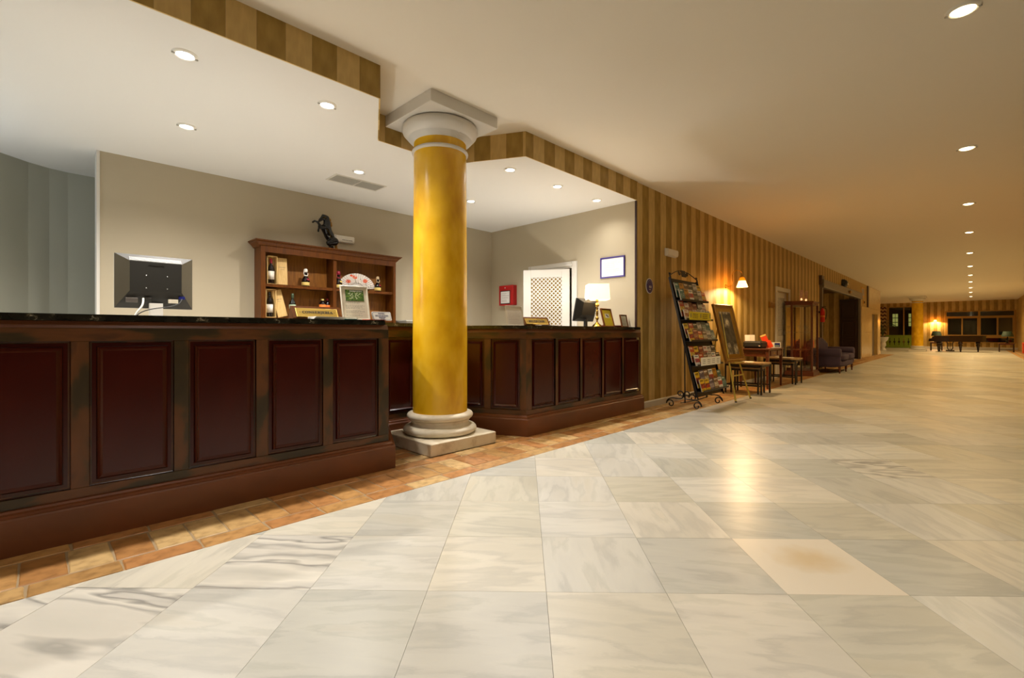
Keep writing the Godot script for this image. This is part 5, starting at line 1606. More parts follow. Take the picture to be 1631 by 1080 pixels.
func make_rack():
	# local +X runs along the wall away from the viewer, local +Z faces the hall
	var at := Vector3(-2.79, 0, -6.52)
	var t := thing("brochure_rack", "tall black wrought-iron brochure rack with scrolled feet, by the striped wall", "display rack", at, PI / 2)
	var W := 0.44
	var WF := 0.36
	var zat := func(h: float): return 0.2 - (h - 0.31) * 0.235
	for sx in [-1, 1]:
		var s := mb()
		tube(s, [Vector3(sx * W, 0.17, zat.call(0.17)), Vector3(sx * W, 1.84, zat.call(1.84))], 0.01, 6)
		obj("rail", s, M.iron, t)
		s = mb()
		bx(s, Vector3(sx * W, 0.83, -0.012), Vector3(0.006, 1.66, 0.03), 0.0, Transform3D(Basis(Vector3.RIGHT, -atan(0.235)), Vector3(0, 0.2, zat.call(0.2))))
		obj("side_strip", s, M.iron, t)
		s = mb()
		tube(s, [Vector3(sx * WF, 0.1, 0.02), Vector3(sx * (W - 0.02), 0.95, 0.04), Vector3(sx * (W - 0.02), 0.97, zat.call(0.97))], 0.009, 6)
		obj("post", s, M.iron, t)
		# a pair of S-scrolls makes each foot
		for dz in [-1.0, 1.0]:
			s = mb()
			var X := Vector3(0, 0, dz); var O := Vector3(sx * WF, 0.0, 0.0)
			pass
			var pts := spiral(O + X * 0.185 + Vector3(0, 0.07, 0), X, Vector3.UP, 0.014, 0.06, 2.2 * PI, -0.5 * PI + 0.5 * PI, 26)
			pts.append_array(bez(pts[-1], pts[-1] + Vector3(0, 0.05, 0), O + X * 0.2 + Vector3(0, 0.165, 0), O + X * 0.1 + Vector3(0, 0.15, 0), 8).slice(1))
			pts.append_array(bez(pts[-1], pts[-1] - X * 0.06, O + X * 0.012 + Vector3(0, 0.145, 0), O + X * 0.004 + Vector3(0, 0.2, 0), 8).slice(1))
			pts.append_array(spiral(O + X * 0.052 + Vector3(0, 0.215, 0), X, Vector3.UP, 0.048, 0.01, PI, -0.9 * PI, 20).slice(1))
			tube(s, pts, 0.0085, 6)
			obj("scroll_foot", s, M.iron, t)
	for e in [[0.11, 0.0], [0.2, 0.005]]:
		var s := mb()
		tube(s, bez(Vector3(-W, e[0], e[1]), Vector3(-W * 0.3, e[0] - 0.02, e[1]), Vector3(W * 0.3, e[0] - 0.02, e[1]), Vector3(W, e[0], e[1])), 0.007, 6)
		obj("cross_bar", s, M.iron, t)
	var s := mb()
	var a := Vector3(0, 0.2, zat.call(0.2)); var b := Vector3(0, 1.8, zat.call(1.8))
	var lean := atan(0.235)
	var board := Transform3D(Basis(Vector3.RIGHT, -lean), a)
	bx(s, Vector3(0, a.distance_to(b) / 2, -0.012), Vector3(2 * W, a.distance_to(b), 0.006), 0.0, board)
	obj("back_board", s, M.iron, t)
	# crest
	s = mb()
	var top := Transform3D(Basis(Vector3.RIGHT, -lean), Vector3(0, 1.84, zat.call(1.84)))
	for sx in [-1, 1]:
		tube(s, spiral(top * Vector3(sx * (W - 0.005), 0.025, 0), top.basis.x, top.basis.y, 0.006, 0.022, 0, TAU * 1.1, 14), 0.007, 6)
		var c := top * Vector3(sx * 0.115, 0.055, 0)
		var sc := spiral(c, top.basis.x * sx, top.basis.y, 0.012, 0.036, -PI * 1.4, PI * 0.45, 18)
		sc.append_array(bez(sc[-1], sc[-1] + top.basis.x * sx * 0.06, top * Vector3(sx * W * 0.8, 0.03, 0), top * Vector3(sx * W, 0.0, 0), 8).slice(1))
		tube(s, sc, 0.007, 6)
	tube(s, [top * Vector3(-0.11, 0.09, 0), top * Vector3(0.11, 0.09, 0)], 0.006, 6)
	obj("crest_scrolls", s, M.iron, t)
	s = mb(); bx(s, Vector3(0, 0.055, 0.005), Vector3(0.14, 0.1, 0.006), 0.001, top); obj("crest_plate", s, M.black_plastic, t)
	# five tiers: a shelf lip and leaflets standing two deep
	var hs := [1.5, 1.235, 0.945, 0.62, 0.285]
	var colour := ["teal", "ochre", "brown and cream", "pale grey", "dark olive", "orange and yellow", "rust-brown", "pink and cream", "yellow and red", "grey-green", "mauve-grey", "white and red"]
	var pick := [[0, 1, 2, 4, 3, 8], [5, 7, 6, 6, 3, 7], [8, 5, 4, 3, 9, 0], [5, 8, 6, 7, 3, 4], [8, 10, 2, 11, 1, 0]]
	var pick2 := [[0, 1, 11, 4, 3, 5], [7, 6, 7, 3, 11, 3], [8, 6, 5, 2, 3, 9], [11, 5, 2, 3, 11, 4], [8, 8, 10, 2, 11, 0]]
	var tiers := ["top", "second", "middle", "fourth", "bottom"]
	for i in 5:
		var y: float = hs[i]
		var z: float = zat.call(y)
		s = mb()
		bx(s, Vector3(0, y - 0.012, z + 0.045), Vector3(2 * W, 0.006, 0.11), 0.001)
		bx(s, Vector3(0, y + 0.0, z + 0.1), Vector3(2 * W, 0.022, 0.004), 0.001)
		obj("shelf", s, M.iron, t)
		s = mb()
		bx(s, Vector3(0, y + 0.12, z + 0.02), Vector3(2 * W - 0.04, 0.004, 0.05), 0.0)
		obj("divider", s, M.iron, t)
		for rowk in 2:
			for k in 6:
				var r := RandomNumberGenerator.new(); r.seed = i * 100 + rowk * 10 + k
				var ci: int = (pick if rowk == 0 else pick2)[i][k]
				var hgt := r.randf_range(0.2, 0.235) if rowk == 0 else r.randf_range(0.14, 0.17)
				var xk := -W + 0.075 + k * 0.146 + r.randf_range(-0.006, 0.006)
				var lp := Vector3(xk, y - 0.009 + (0.045 if rowk == 0 else 0.0), z + (0.03 if rowk == 0 else 0.082))
				var lf := thing("leaflet", "%s leaflet, %s from left, %s row, rack's %s tier" % [colour[ci], ORD[k], "back" if rowk == 0 else "front", tiers[i]], "leaflet", at + Basis(Vector3.UP, PI / 2) * lp, PI / 2, "leaflets in the brochure rack")
				var thick := r.randf_range(0.006, 0.016)
				var xf := Transform3D(Basis(Vector3.RIGHT, -lean - r.randf_range(0.0, 0.05)) * Basis(Vector3.BACK, r.randf_range(-0.04, 0.04)), Vector3.ZERO)
				var w := 0.136
				s = mb()
				bx(s, Vector3(0, hgt / 2, -thick / 2 - 0.0006), Vector3(w - 0.001, hgt - 0.001, thick), 0.0, xf)
				obj("pages", s, M.page_edge, lf)
				s = mb()
				quad_uv(s, xf * Vector3(-w / 2, 0, 0), xf * Vector3(w / 2, 0, 0), xf * Vector3(w / 2, hgt, 0), xf * Vector3(-w / 2, hgt, 0), xf.basis.z)
				obj("cover", s, M["cover_%d" % ci], lf)
	# the yellow and the white strips along two shelves
	for e in [[1, M.print_strip, "yellow", 0.72, 0.11], [3, M.paper, "white", 0.66, 0.11]]:
		var p := thing("label_strip", "long %s strip card with dark print across the rack's %s tier" % [e[2], tiers[e[0]]], "sign", at + Basis(Vector3.UP, PI / 2) * Vector3(-0.03, hs[e[0]] - 0.01, zat.call(hs[e[0]]) + 0.112), PI / 2)
		s = mb(); bx(s, Vector3(0, e[4] / 2, 0), Vector3(e[3], e[4], 0.004), 0.0005); obj("card", s, e[1], p)
		if e[0] == 1:
			for w in [[-0.175, 0.078], [-0.175, 0.054], [-0.175, 0.03], [0.15, 0.078], [0.15, 0.054], [0.15, 0.03]]: strokes("print", 0.17, 0.012, Vector3(w[0], w[1], 0.0022), M.dark_letter, p, int(w[1] * 1000 + w[0] * 100))
			for x in [-0.32, 0.0, 0.32]:
				s = mb(); bx(s, Vector3(x, 0.06, 0.0022), Vector3(0.025, 0.055, 0.0008)); obj("pictogram", s, M.mortar_dark, p)
		else:
			for k in 4:
				for q in 3: strokes("print", 0.09, 0.009, Vector3(-0.24 + 0.16 * k, 0.078 - q * 0.024, 0.0022), M.grey_letter, p, k * 7 + q)

func make_easel():
	var t := thing("easel", "thin golden metal easel carrying the gilt-framed dark picture", "easel", Vector3(-2.62, 0, -7.7), PI / 2)
	var lean := 0.232
	var F := [Vector3(-0.31, 0, 0.085), Vector3(0.29, 0, 0.1)]
	var T := [Vector3(-0.06, 1.42, -0.24), Vector3(0.06, 1.42, -0.24)]
	for k in 2:
		var s := mb()
		tube(s, [F[k], T[k]], [0.014, 0.011], 8)
		obj("leg", s, M.easel_gold, t)
		s = mb(); lathe(s, [Vector2(0, 0), Vector2(0.016, 0), Vector2(0.016, 0.02), Vector2(0, 0.022)], 10, F[k] + Vector3(0, -0.002, 0)); obj("rubber_tip", s, M.black_plastic, t)
	var s := mb()
	tube(s, [Vector3(0, 0, -0.47), Vector3(0, 1.4, -0.26)], [0.013, 0.011], 8)
	obj("leg", s, M.easel_gold, t)
	s = mb()
	tube(s, [F[0].lerp(T[0], 0.27), F[1].lerp(T[1], 0.27)], 0.011, 8)
	obj("cross_bar", s, M.easel_gold, t)
	s = mb()
	bx(s, Vector3(0, 0.585, 0.01), Vector3(0.4, 0.018, 0.06), 0.003)
	obj("ledge", s, M.easel_gold, t)
	var p := frame("picture_frame", "large gilt-framed dark monochrome picture propped on the golden easel", "framed picture", Vector3(-2.635, 0.6, -7.7), PI / 2 - 0.12, lean, 0.61, 0.93, 0.06, 0.035, M.gilt_dark, M.print_dark, M.gilt_mount, 0.06, false)
	var xf := Transform3D(Basis(Vector3.RIGHT, -lean), Vector3.ZERO)
	s = mb()
	for k in 30:
		for sx in [-1, 1]: lathe(s, [Vector2(0.011, 0), Vector2(0.007, 0.007), Vector2(0, 0.009)], 6, Vector3.ZERO, xf * Transform3D(Basis(Vector3.RIGHT, PI / 2), Vector3(sx * 0.283, 0.025 + k * 0.0305, 0.004)))
	for k in 20:
		for y in [0.023, 0.907]: lathe(s, [Vector2(0.011, 0), Vector2(0.007, 0.007), Vector2(0, 0.009)], 6, Vector3.ZERO, xf * Transform3D(Basis(Vector3.RIGHT, PI / 2), Vector3(-0.28 + k * 0.0295, y, 0.004)))
	obj("carved_beads", s, M.gilt, p).set_meta("kind", "stuff")
	s = mb()
	rings(s, -0.25, 0.25, 0.055, 0.875, [Vector2(0, -0.012), Vector2(0.004, -0.004), Vector2(0.01, -0.004), Vector2(0.014, -0.013)], xf)
	obj("inner_moulding", s, M.gilt, p)

func nest_table(label: String, at: Vector3, w: float, d: float, h: float) -> Node3D:
	# local X runs out from the wall, local Z along the wall
	var t := thing("nest_table", label, "side table", at)
	var s := mb()
	var poly := PackedVector2Array()
	var c := 0.05
	for q in [Vector2(-w / 2 + c, -d / 2), Vector2(w / 2 - c, -d / 2), Vector2(w / 2, -d / 2 + c), Vector2(w / 2, d / 2 - c), Vector2(w / 2 - c, d / 2), Vector2(-w / 2 + c, d / 2), Vector2(-w / 2, d / 2 - c), Vector2(-w / 2, -d / 2 + c)]: poly.append(q)
	slab(s, poly, h - 0.028, h - 0.004); slab(s, Geometry2D.offset_polygon(poly, -0.004)[0], h - 0.004, h)
	obj("tabletop", s, M.pale_tabletop, t)
	s = mb()
	slab(s, Geometry2D.offset_polygon(poly, -0.02)[0], h - 0.065, h - 0.028)
	obj("apron", s, M.dark_leg, t)
	for x in [-w / 2 + 0.03, w / 2 - 0.03]:
		for z in [-d / 2 + 0.03, d / 2 - 0.03]:
			s = mb(); bx(s, Vector3(x, (h - 0.03) / 2, z), Vector3(0.026, h - 0.03, 0.026), 0.003); obj("leg", s, M.dark_leg, t)
	for z in [-d / 2 + 0.03, d / 2 - 0.03]:
		s = mb(); bx(s, Vector3(0, 0.145, z), Vector3(w - 0.08, 0.02, 0.02), 0.002); obj("stretcher", s, M.dark_leg, t)
	s = mb(); bx(s, Vector3(-w / 2 + 0.03, 0.145, 0), Vector3(0.02, 0.02, d - 0.08), 0.002); obj("stretcher", s, M.dark_leg, t)
	return t

func make_tables():
	nest_table("larger table of the nest beside the golden easel, pale top on dark legs", Vector3(-2.81, 0, -8.76), 0.64, 0.52, 0.535)
	nest_table("smaller table tucked under the larger one beside the golden easel", Vector3(-2.81, 0, -8.76), 0.5, 0.38, 0.455)
	nest_table("larger table of the nest before the white door, pale top on dark legs", Vector3(-2.83, 0, -10.98), 0.64, 0.52, 0.53)
	nest_table("smaller table tucked under the larger one before the white door", Vector3(-2.83, 0, -10.98), 0.5, 0.38, 0.45)
	papers("white sheet lying on the nearer nest of tables", Vector3(-2.84, 0.535, -8.82), 0.2, 0.2, 0.28, 0.004, M.paper)
	papers("yellow-edged booklet lying on the nearer nest of tables", Vector3(-2.95, 0.535, -8.62), 0.5, 0.15, 0.1, 0.01, M.yellow_label)
	papers("white sheets lying on the farther nest of tables", Vector3(-2.78, 0.53, -11.0), 0.2, 0.3, 0.22, 0.004, M.paper)
	papers("papers lying on the far end of the reddish wooden table", Vector3(-2.9, 0.75, -10.0), 0.1, 0.24, 0.3, 0.006, M.cream_paper)
	# reddish writing table
	var t := thing("writing_table", "reddish-brown wooden writing table with tapered legs, against the striped wall", "table", Vector3(-2.95, 0, -9.98))
	var s := mb(); bx(s, Vector3(0, 0.738, 0), Vector3(0.56, 0.024, 0.95), 0.005); obj("tabletop", s, M.table_wood, t)
	s = mb()
	wall_box(s, -0.25, 0.24, 0.6, 0.726, -0.43, 0.43)
	obj("apron", s, M.table_wood, t)
	for x in [-0.235, 0.235]:
		for z in [-0.425, 0.425]:
			s = mb()
			for q in 4:
				var R := Basis(Vector3.UP, PI / 2 * q)
				quad(s, Vector3(x, 0, z) + R * Vector3(-0.014, 0, 0.014), Vector3(x, 0, z) + R * Vector3(0.014, 0, 0.014), Vector3(x, 0.6, z) + R * Vector3(0.025, 0, 0.025), Vector3(x, 0.6, z) + R * Vector3(-0.025, 0, 0.025), R * Vector3.BACK)
			bx(s, Vector3(x, 0.663, z), Vector3(0.054, 0.126, 0.054), 0.003)
			obj("leg", s, M.table_wood, t)
	s = mb(); bx(s, Vector3(0.245, 0.66, 0.1), Vector3(0.016, 0.09, 0.36), 0.003); obj("drawer", s, M.table_wood, t)
	var kn := mb(); lathe(kn, [Vector2(0, 0.02), Vector2(0.012, 0.017), Vector2(0.008, 0.004), Vector2(0.01, 0)], 12, Vector3.ZERO, Transform3D(Basis(Vector3.FORWARD, PI / 2), Vector3(0.253, 0.66, 0.1))); obj("knob", kn, M.brass, t.get_node("drawer"))
	s = mb(); bx(s, Vector3(0.245, 0.66, -0.28), Vector3(0.016, 0.09, 0.24), 0.003); obj("drawer", s, M.table_wood, t)
	# black box, leaflet holders and cards on it
	t = thing("printer", "black box-shaped device lying on the reddish writing table behind the easel", "printer", Vector3(-2.98, 0.75, -9.72))
	s = mb(); bx(s, Vector3(0, 0.075, 0), Vector3(0.34, 0.13, 0.36), 0.03); obj("body", s, M.black_plastic, t)
	s = mb(); bx(s, Vector3(0, 0.006, 0), Vector3(0.3, 0.012, 0.32)); obj("foot", s, M.black_plastic, t)
	s = mb(); bx(s, Vector3(0.13, 0.05, 0.181), Vector3(0.03, 0.012, 0.004)); obj("badge", s, M.paper, t)
	t = thing("card_holder", "tilted glossy orange-red leaflet holder on the writing table", "leaflet holder", Vector3(-2.81, 0.75, -9.98), 0.5)
	var xf := Transform3D(Basis(Vector3.BACK, 0.42), Vector3.ZERO)
	s = mb(); bx(s, Vector3(0, 0.14, 0), Vector3(0.11, 0.28, 0.012), 0.002, xf); obj("back", s, M.orange_plastic, t)
	s = mb(); bx(s, Vector3(0.012, 0.07, 0.03), Vector3(0.13, 0.14, 0.03), 0.004, xf); obj("pocket", s, M.orange_plastic, t)
	s = mb(); bx(s, Vector3(0, 0.265, 0.009), Vector3(0.1, 0.03, 0.004), 0.0, xf); obj("header", s, M.yellow_label, t)
	for k in 2:
		t = thing("postcard", ["pink", "white"][k] + " card propped on top of the black device on the writing table", "card", Vector3(-3.08 + k * 0.07, 0.89, -9.6 - k * 0.05), 0.4)
		xf = Transform3D(Basis(Vector3.RIGHT, -0.2), Vector3.ZERO)
		s = mb(); bx(s, Vector3(0, 0.06, 0), Vector3(0.09, 0.12, 0.008), 0.001, xf); obj("card", s, [M.cover_7, M.cover_3][k], t)
	t = thing("photo_card", "small blue picture card standing at the far edge of the writing table", "card", Vector3(-2.79, 0.75, -10.36), 0.6)
	xf = Transform3D(Basis(Vector3.RIGHT, -0.15), Vector3.ZERO)
	s = mb(); bx(s, Vector3(0, 0.055, 0), Vector3(0.17, 0.11, 0.006), 0.001, xf); obj("card", s, M.paper, t)
	s = mb(); bx(s, Vector3(0.025, 0.055, 0.004), Vector3(0.1, 0.08, 0.002), 0.0, xf); obj("picture", s, M.navy, t)
	s = mb(); bx(s, Vector3(0.02, 0.04, 0.0055), Vector3(0.08, 0.03, 0.001), 0.0, xf); obj("picture_sea", s, M.cover_9, t)
	sconce(Vector3(WX, 1.91, -8.94), PI / 2, "curved brass wall lamp with a glowing amber shade, above the easel", SE)

# ------------------------------------------------------------------ farther down the hall and the lounge
func make_hall_far():
	var s := mb()
	# white corridor door with a lattice panel
	var d := base("door_2", self, Vector3(WX, 0, -12.58)); struct(d)
	for g in [[0.59, 0.5, 0.0, 2.125], [-0.5, -0.59, 0.0, 2.125], [0.5, -0.5, 2.03, 2.125]]:
		s = mb()
		bx(s, Vector3(0.014, (g[2] + g[3]) / 2, (g[0] + g[1]) / 2), Vector3(0.03, g[3] - g[2], absf(g[0] - g[1])), 0.004)
		obj("casing", s, M.white_trim, d)
	for g in [[0.5, 0.36, 0.0, 2.03], [-0.36, -0.5, 0.0, 2.03], [0.36, -0.36, 0.0, 0.2], [0.36, -0.36, 0.86, 0.98], [0.36, -0.36, 1.89, 2.03]]:
		s = mb()
		bx(s, Vector3(-0.06, (g[2] + g[3]) / 2, (g[0] + g[1]) / 2), Vector3(0.04, g[3] - g[2], absf(g[0] - g[1])), 0.003)
		obj("door_rail", s, M.white_trim, d)
	s = mb(); bx(s, Vector3(-0.066, 0.53, 0), Vector3(0.02, 0.66, 0.72)); obj("door_panel", s, M.white_trim, d)
	s = mb(); bx(s, Vector3(-0.075, 1.43, 0), Vector3(0.008, 0.92, 0.72)); obj("lattice_backing", s, M.gilt_dark, d)
	s = mb()
	for k in range(-14, 30):
		for dirn in [1.0, -1.0]:
			var c := Vector2(-0.36 + k * 0.08, 0.98)
			var e := Vector2(1, dirn).normalized()
			var n := Vector2(-e.y, e.x) * 0.011
			for q in Geometry2D.intersect_polygons(PackedVector2Array([c - e * 3 - n, c + e * 3 - n, c + e * 3 + n, c - e * 3 + n]), PackedVector2Array([Vector2(-0.36, 0.98), Vector2(0.36, 0.98), Vector2(0.36, 1.89), Vector2(-0.36, 1.89)])):
				push(s, q, -0.07, -0.058 + dirn * 0.001, Transform3D(Basis(Vector3.FORWARD, Vector3.UP, Vector3.RIGHT), Vector3.ZERO))
	obj("lattice", s, M.white_trim, d).set_meta("kind", "stuff")
	# brass wall plate beside it
	var t := thing("wall_plate", "brass-coloured sign plate on the striped wall left of the white corridor door", "sign", Vector3(WX, 1.68, -11.72), PI / 2)
	s = mb(); bx(s, Vector3(0, 0, 0.012), Vector3(0.4, 0.135, 0.024), 0.006); obj("plate", s, M.gilt, t)
	s = mb(); rings(s, -0.18, 0.18, -0.05, 0.05, [Vector2(0, 0.024), Vector2(0.004, 0.028), Vector2(0.01, 0.028), Vector2(0.012, 0.025)]); obj("raised_border", s, M.gilt_dark, t)
	# glass display cabinet with canted front
	t = thing("display_cabinet", "tall wooden glass display cabinet between the white door and the wide opening", "display cabinet", Vector3(-3.24, 0, -13.42))
	var plan := [Vector2(0.0, 0.64), Vector2(0.14, 0.64), Vector2(0.5, 0.29), Vector2(0.5, -0.29), Vector2(0.14, -0.64), Vector2(0.0, -0.64)]
	var pk := PackedVector2Array(plan)
	s = mb(); slab(s, Geometry2D.offset_polygon(pk, 0.02)[0], 0, 0.1); slab(s, pk, 0.1, 0.13); obj("base", s, M.table_wood, t)
	s = mb(); slab(s, pk, 1.72, 1.78); slab(s, Geometry2D.offset_polygon(pk, 0.02)[0], 1.78, 1.815); obj("top", s, M.table_wood, t)
	for p in plan.slice(1, 5):
		s = mb(); bx(s, at2(p * 0.97, 0.93), Vector3(0.04, 1.6, 0.04), 0.004); obj("post", s, M.table_wood, t)
	for i in range(1, 4):
		var a: Vector2 = plan[i] * 0.96; var b: Vector2 = plan[i + 1] * 0.96
		s = mb()
		var n := Vector2(-(b - a).y, (b - a).x).normalized() * 0.004
		slab(s, PackedVector2Array([a, b, b - n, a - n]), 0.13, 1.72)
		obj("pane", s, M.cabinet_glass, t)
	s = mb(); wall_box(s, 0.0, 0.02, 0.13, 1.72, 0.62, -0.62); obj("mirror_back", s, M.mirror, t)
	for y in [0.62, 1.05]:
		s = mb(); slab(s, Geometry2D.offset_polygon(pk, -0.035)[0], y, y + 0.016); obj("shelf", s, M.glass if y > 1 else M.table_wood, t)
	for e in [[0.18, 0.15], [0.3, -0.1], [0.2, -0.32]]:
		var g := thing("goblet", "small glass goblet on the display cabinet's upper shelf, %s" % ["nearest", "middle", "farthest"][[0.15, -0.1, -0.32].find(e[1])], "goblet", Vector3(-3.24 + e[0], 1.067, -13.42 + e[1]), 0.0, "goblets in the display cabinet")
		s = mb(); lathe(s, [Vector2(0.035, 0), Vector2(0.033, 0.004), Vector2(0.006, 0.01), Vector2(0.005, 0.08), Vector2(0.03, 0.11), Vector2(0.036, 0.17), Vector2(0.034, 0.17)], 18); obj("bowl", s, M.glass, g)
	for e in [[-13.15, 0.26, "nearer"], [-13.5, 0.28, "farther"]]:
		var g := thing("glass_vase", "slim pink glass candle vase on the display cabinet, %s of the two" % e[2], "vase", Vector3(-3.24 + e[1], 1.815, e[0]))
		s = mb(); lathe(s, [Vector2(0, 0), Vector2(0.04, 0.002), Vector2(0.045, 0.03), Vector2(0.032, 0.06), Vector2(0.036, 0.1), Vector2(0.04, 0.28), Vector2(0.036, 0.28), Vector2(0.03, 0.08)], 20); obj("glass", s, M.pink_glass, g)
		s = mb(); lathe(s, [Vector2(0, 0.03), Vector2(0.018, 0.034), Vector2(0.02, 0.06), Vector2(0.008, 0.075), Vector2(0, 0.09)], 12); obj("candle_lamp", s, M.candle_light, g)
	# wide opening with a metal header
	var o := base("door_3", self, Vector3(WX, 0, -19.85)); struct(o)
	s = mb(); bx(s, Vector3(0.05, 2.52, 0), Vector3(0.14, 0.24, 6.9), 0.01); obj("header", s, M.brushed_steel, o)
	s = mb(); bx(s, Vector3(0.03, 2.62, 3.36), Vector3(0.1, 0.28, 0.3), 0.006); obj("header_end", s, M.door_frame_wood, o)
	for e in [3.36, -3.36]:
		s = mb(); bx(s, Vector3(0.03, 1.2, e), Vector3(0.08, 2.4, 0.1), 0.004); obj("jamb", s, M.brushed_steel, o)
	s = mb(); bx(s, Vector3(0.14, 2.5, -0.6), Vector3(0.08, 0.09, 0.3), 0.01); obj("sensor", s, M.gilt_dark, o)
	for k in 1:      # dark panelled door folded against the far side
		s = mb()
		var x := -0.3 - 0.62 * k
		bx(s, Vector3(x - 0.02, 1.2, -3.32), Vector3(0.6, 2.4, 0.05), 0.004)
		for g in [[0.12, 0.78], [0.86, 1.52], [1.6, 2.3]]: rings(s, x - 0.26, x + 0.22, g[0], g[1], [Vector2(0, 0.026), Vector2(0.01, 0.034), Vector2(0.04, 0.03), Vector2(0.05, 0.027)], Transform3D(Basis(), Vector3(0, 0, -3.32)))
		obj("door_leaf", s, M.door_wood, o)
	t = thing("dome_camera", "small dark dome camera fixed above the metal header of the wide opening", "camera", Vector3(WX, 2.77, -19.85), PI / 2)
	s = mb(); lathe(s, [Vector2(0, 0.17), Vector2(0.09, 0.15), Vector2(0.15, 0.08), Vector2(0.16, 0.0)], 24, Vector3.ZERO, Transform3D(Basis(Vector3.RIGHT, PI / 2), Vector3.ZERO)); obj("dome", s, M.black_plastic, t)
	s = mb(); lathe(s, [Vector2(0, 0.025), Vector2(0.03, 0.02), Vector2(0.04, 0)], 16, Vector3.ZERO, Transform3D(Basis(Vector3.RIGHT, PI / 2), Vector3(0, 0, 0.16))); obj("lens", s, M.chrome, t)
	# fire extinguisher on the near jamb
	t = thing("fire_extinguisher", "red fire extinguisher hanging at the near side of the wide opening", "fire extinguisher", Vector3(-3.14, 1.36, -16.25))
	s = mb(); lathe(s, [Vector2(0, 0), Vector2(0.05, 0.004), Vector2(0.057, 0.02), Vector2(0.057, 0.32), Vector2(0.045, 0.37), Vector2(0.02, 0.395), Vector2(0.022, 0.42), Vector2(0, 0.42)], 24); obj("cylinder", s, M.fire_red, t)
	s = mb(); lathe(s, [Vector2(0.0575, 0.15), Vector2(0.0582, 0.152), Vector2(0.0582, 0.2), Vector2(0.0575, 0.202)], 24); obj("label", s, M.orange_label, t)
	s = mb(); bx(s, Vector3(0, 0.43, 0), Vector3(0.03, 0.04, 0.03), 0.004); bx(s, Vector3(0.03, 0.455, 0), Vector3(0.12, 0.012, 0.02), 0.003); obj("valve", s, M.black_plastic, t)
	s = mb(); tube(s, bez(Vector3(0, 0.43, 0), Vector3(0.16, 0.45, 0), Vector3(0.1, 0.2, 0.02), Vector3(0.085, 0.08, 0.02)), 0.01, 8); obj("hose", s, M.black_plastic, t)
	s = mb(); bx(s, Vector3(-0.1, 0.3, 0), Vector3(0.08, 0.06, 0.05)); obj("bracket", s, M.black_plastic, t)
	t = thing("vestibule_lamp", "dim ceiling lamp inside the dark vestibule behind the wide opening", "ceiling light", Vector3(-4.5, 2.7, -18.6))
	s = mb(); lathe(s, [Vector2(0, -0.12), Vector2(0.1, -0.1), Vector2(0.14, -0.04), Vector2(0.14, 0.0)], 24); obj("bowl", s, M.amber_lamp, t)
	omni(t, Vector3(0, -0.06, 0), 0.13, Color(1.0, 0.8, 0.5), 0.08)
	# wall grille and small panel past the opening
	t = thing("wall_grille", "grey-green louvred grille high on the wall past the wide opening", "vent", Vector3(WX, 2.74, -24.15), PI / 2)
	s = mb(); rings(s, -0.4, 0.4, -0.2, 0.2, [Vector2(0, 0), Vector2(0.01, 0.02), Vector2(0.05, 0.016), Vector2(0.055, 0.004)]); obj("rim", s, M.gilt_mount, t)
	for k in 9:
		s = mb(); bx(s, Vector3(0, -0.13 + 0.0325 * k, 0.009), Vector3(0.7, 0.022, 0.012), 0.002); obj("slat", s, M.grey_plastic, t)
	t = thing("wall_panel", "small round-dialled plate on the wall below the louvred grille", "wall plate", Vector3(WX, 2.33, -24.4), PI / 2)
	s = mb(); bx(s, Vector3(0, 0, 0.01), Vector3(0.3, 0.16, 0.02), 0.006); obj("plate", s, M.gilt_mount, t)
	s = mb(); lathe(s, [Vector2(0, 0.02), Vector2(0.05, 0.016), Vector2(0.06, 0)], 20, Vector3.ZERO, Transform3D(Basis(Vector3.RIGHT, PI / 2), Vector3(0.04, 0, 0.02))); obj("dial", s, M.dark_velvet, t)
	# lift door
	var lift := base("door_4", self, Vector3(WX, 0, -27.425)); struct(lift)
	for k in 2:
		s = mb(); bx(s, Vector3(-0.12, 0.96, 0.44 - 0.88 * k), Vector3(0.03, 1.92, 0.87), 0.003); obj("lift_leaf", s, M.brushed_steel, lift)
	sofa()

func cushion(s: SurfaceTool, c: Vector3, sz: Vector3, puff := 0.5):
	# a box rounded into a cushion
	soft(s, 1)
	var n := 8
	for ax in 3:
		for sg in [-1.0, 1.0]:
			for i in n:
				for j in n:
					var P := []
					for q in [[i, j], [i + 1, j], [i + 1, j + 1], [i, j + 1]]:
						var v := Vector3.ZERO
						v[ax] = sg; v[(ax + 1) % 3] = q[0] * 2.0 / n - 1.0; v[(ax + 2) % 3] = q[1] * 2.0 / n - 1.0
						var l := pow(pow(absf(v.x), 6.0) + pow(absf(v.y), 6.0) + pow(absf(v.z), 6.0), 1.0 / 6.0)
						var w := v / l
						P.append(c + w * sz * 0.5 * lerpf(1.0, 0.94, clampf(v.length() - 1.0, 0, 1) * puff))
					var nn := Vector3.ZERO; nn[ax] = sg
					quad(s, P[0], P[1], P[2], P[3], nn)
	flat(s)

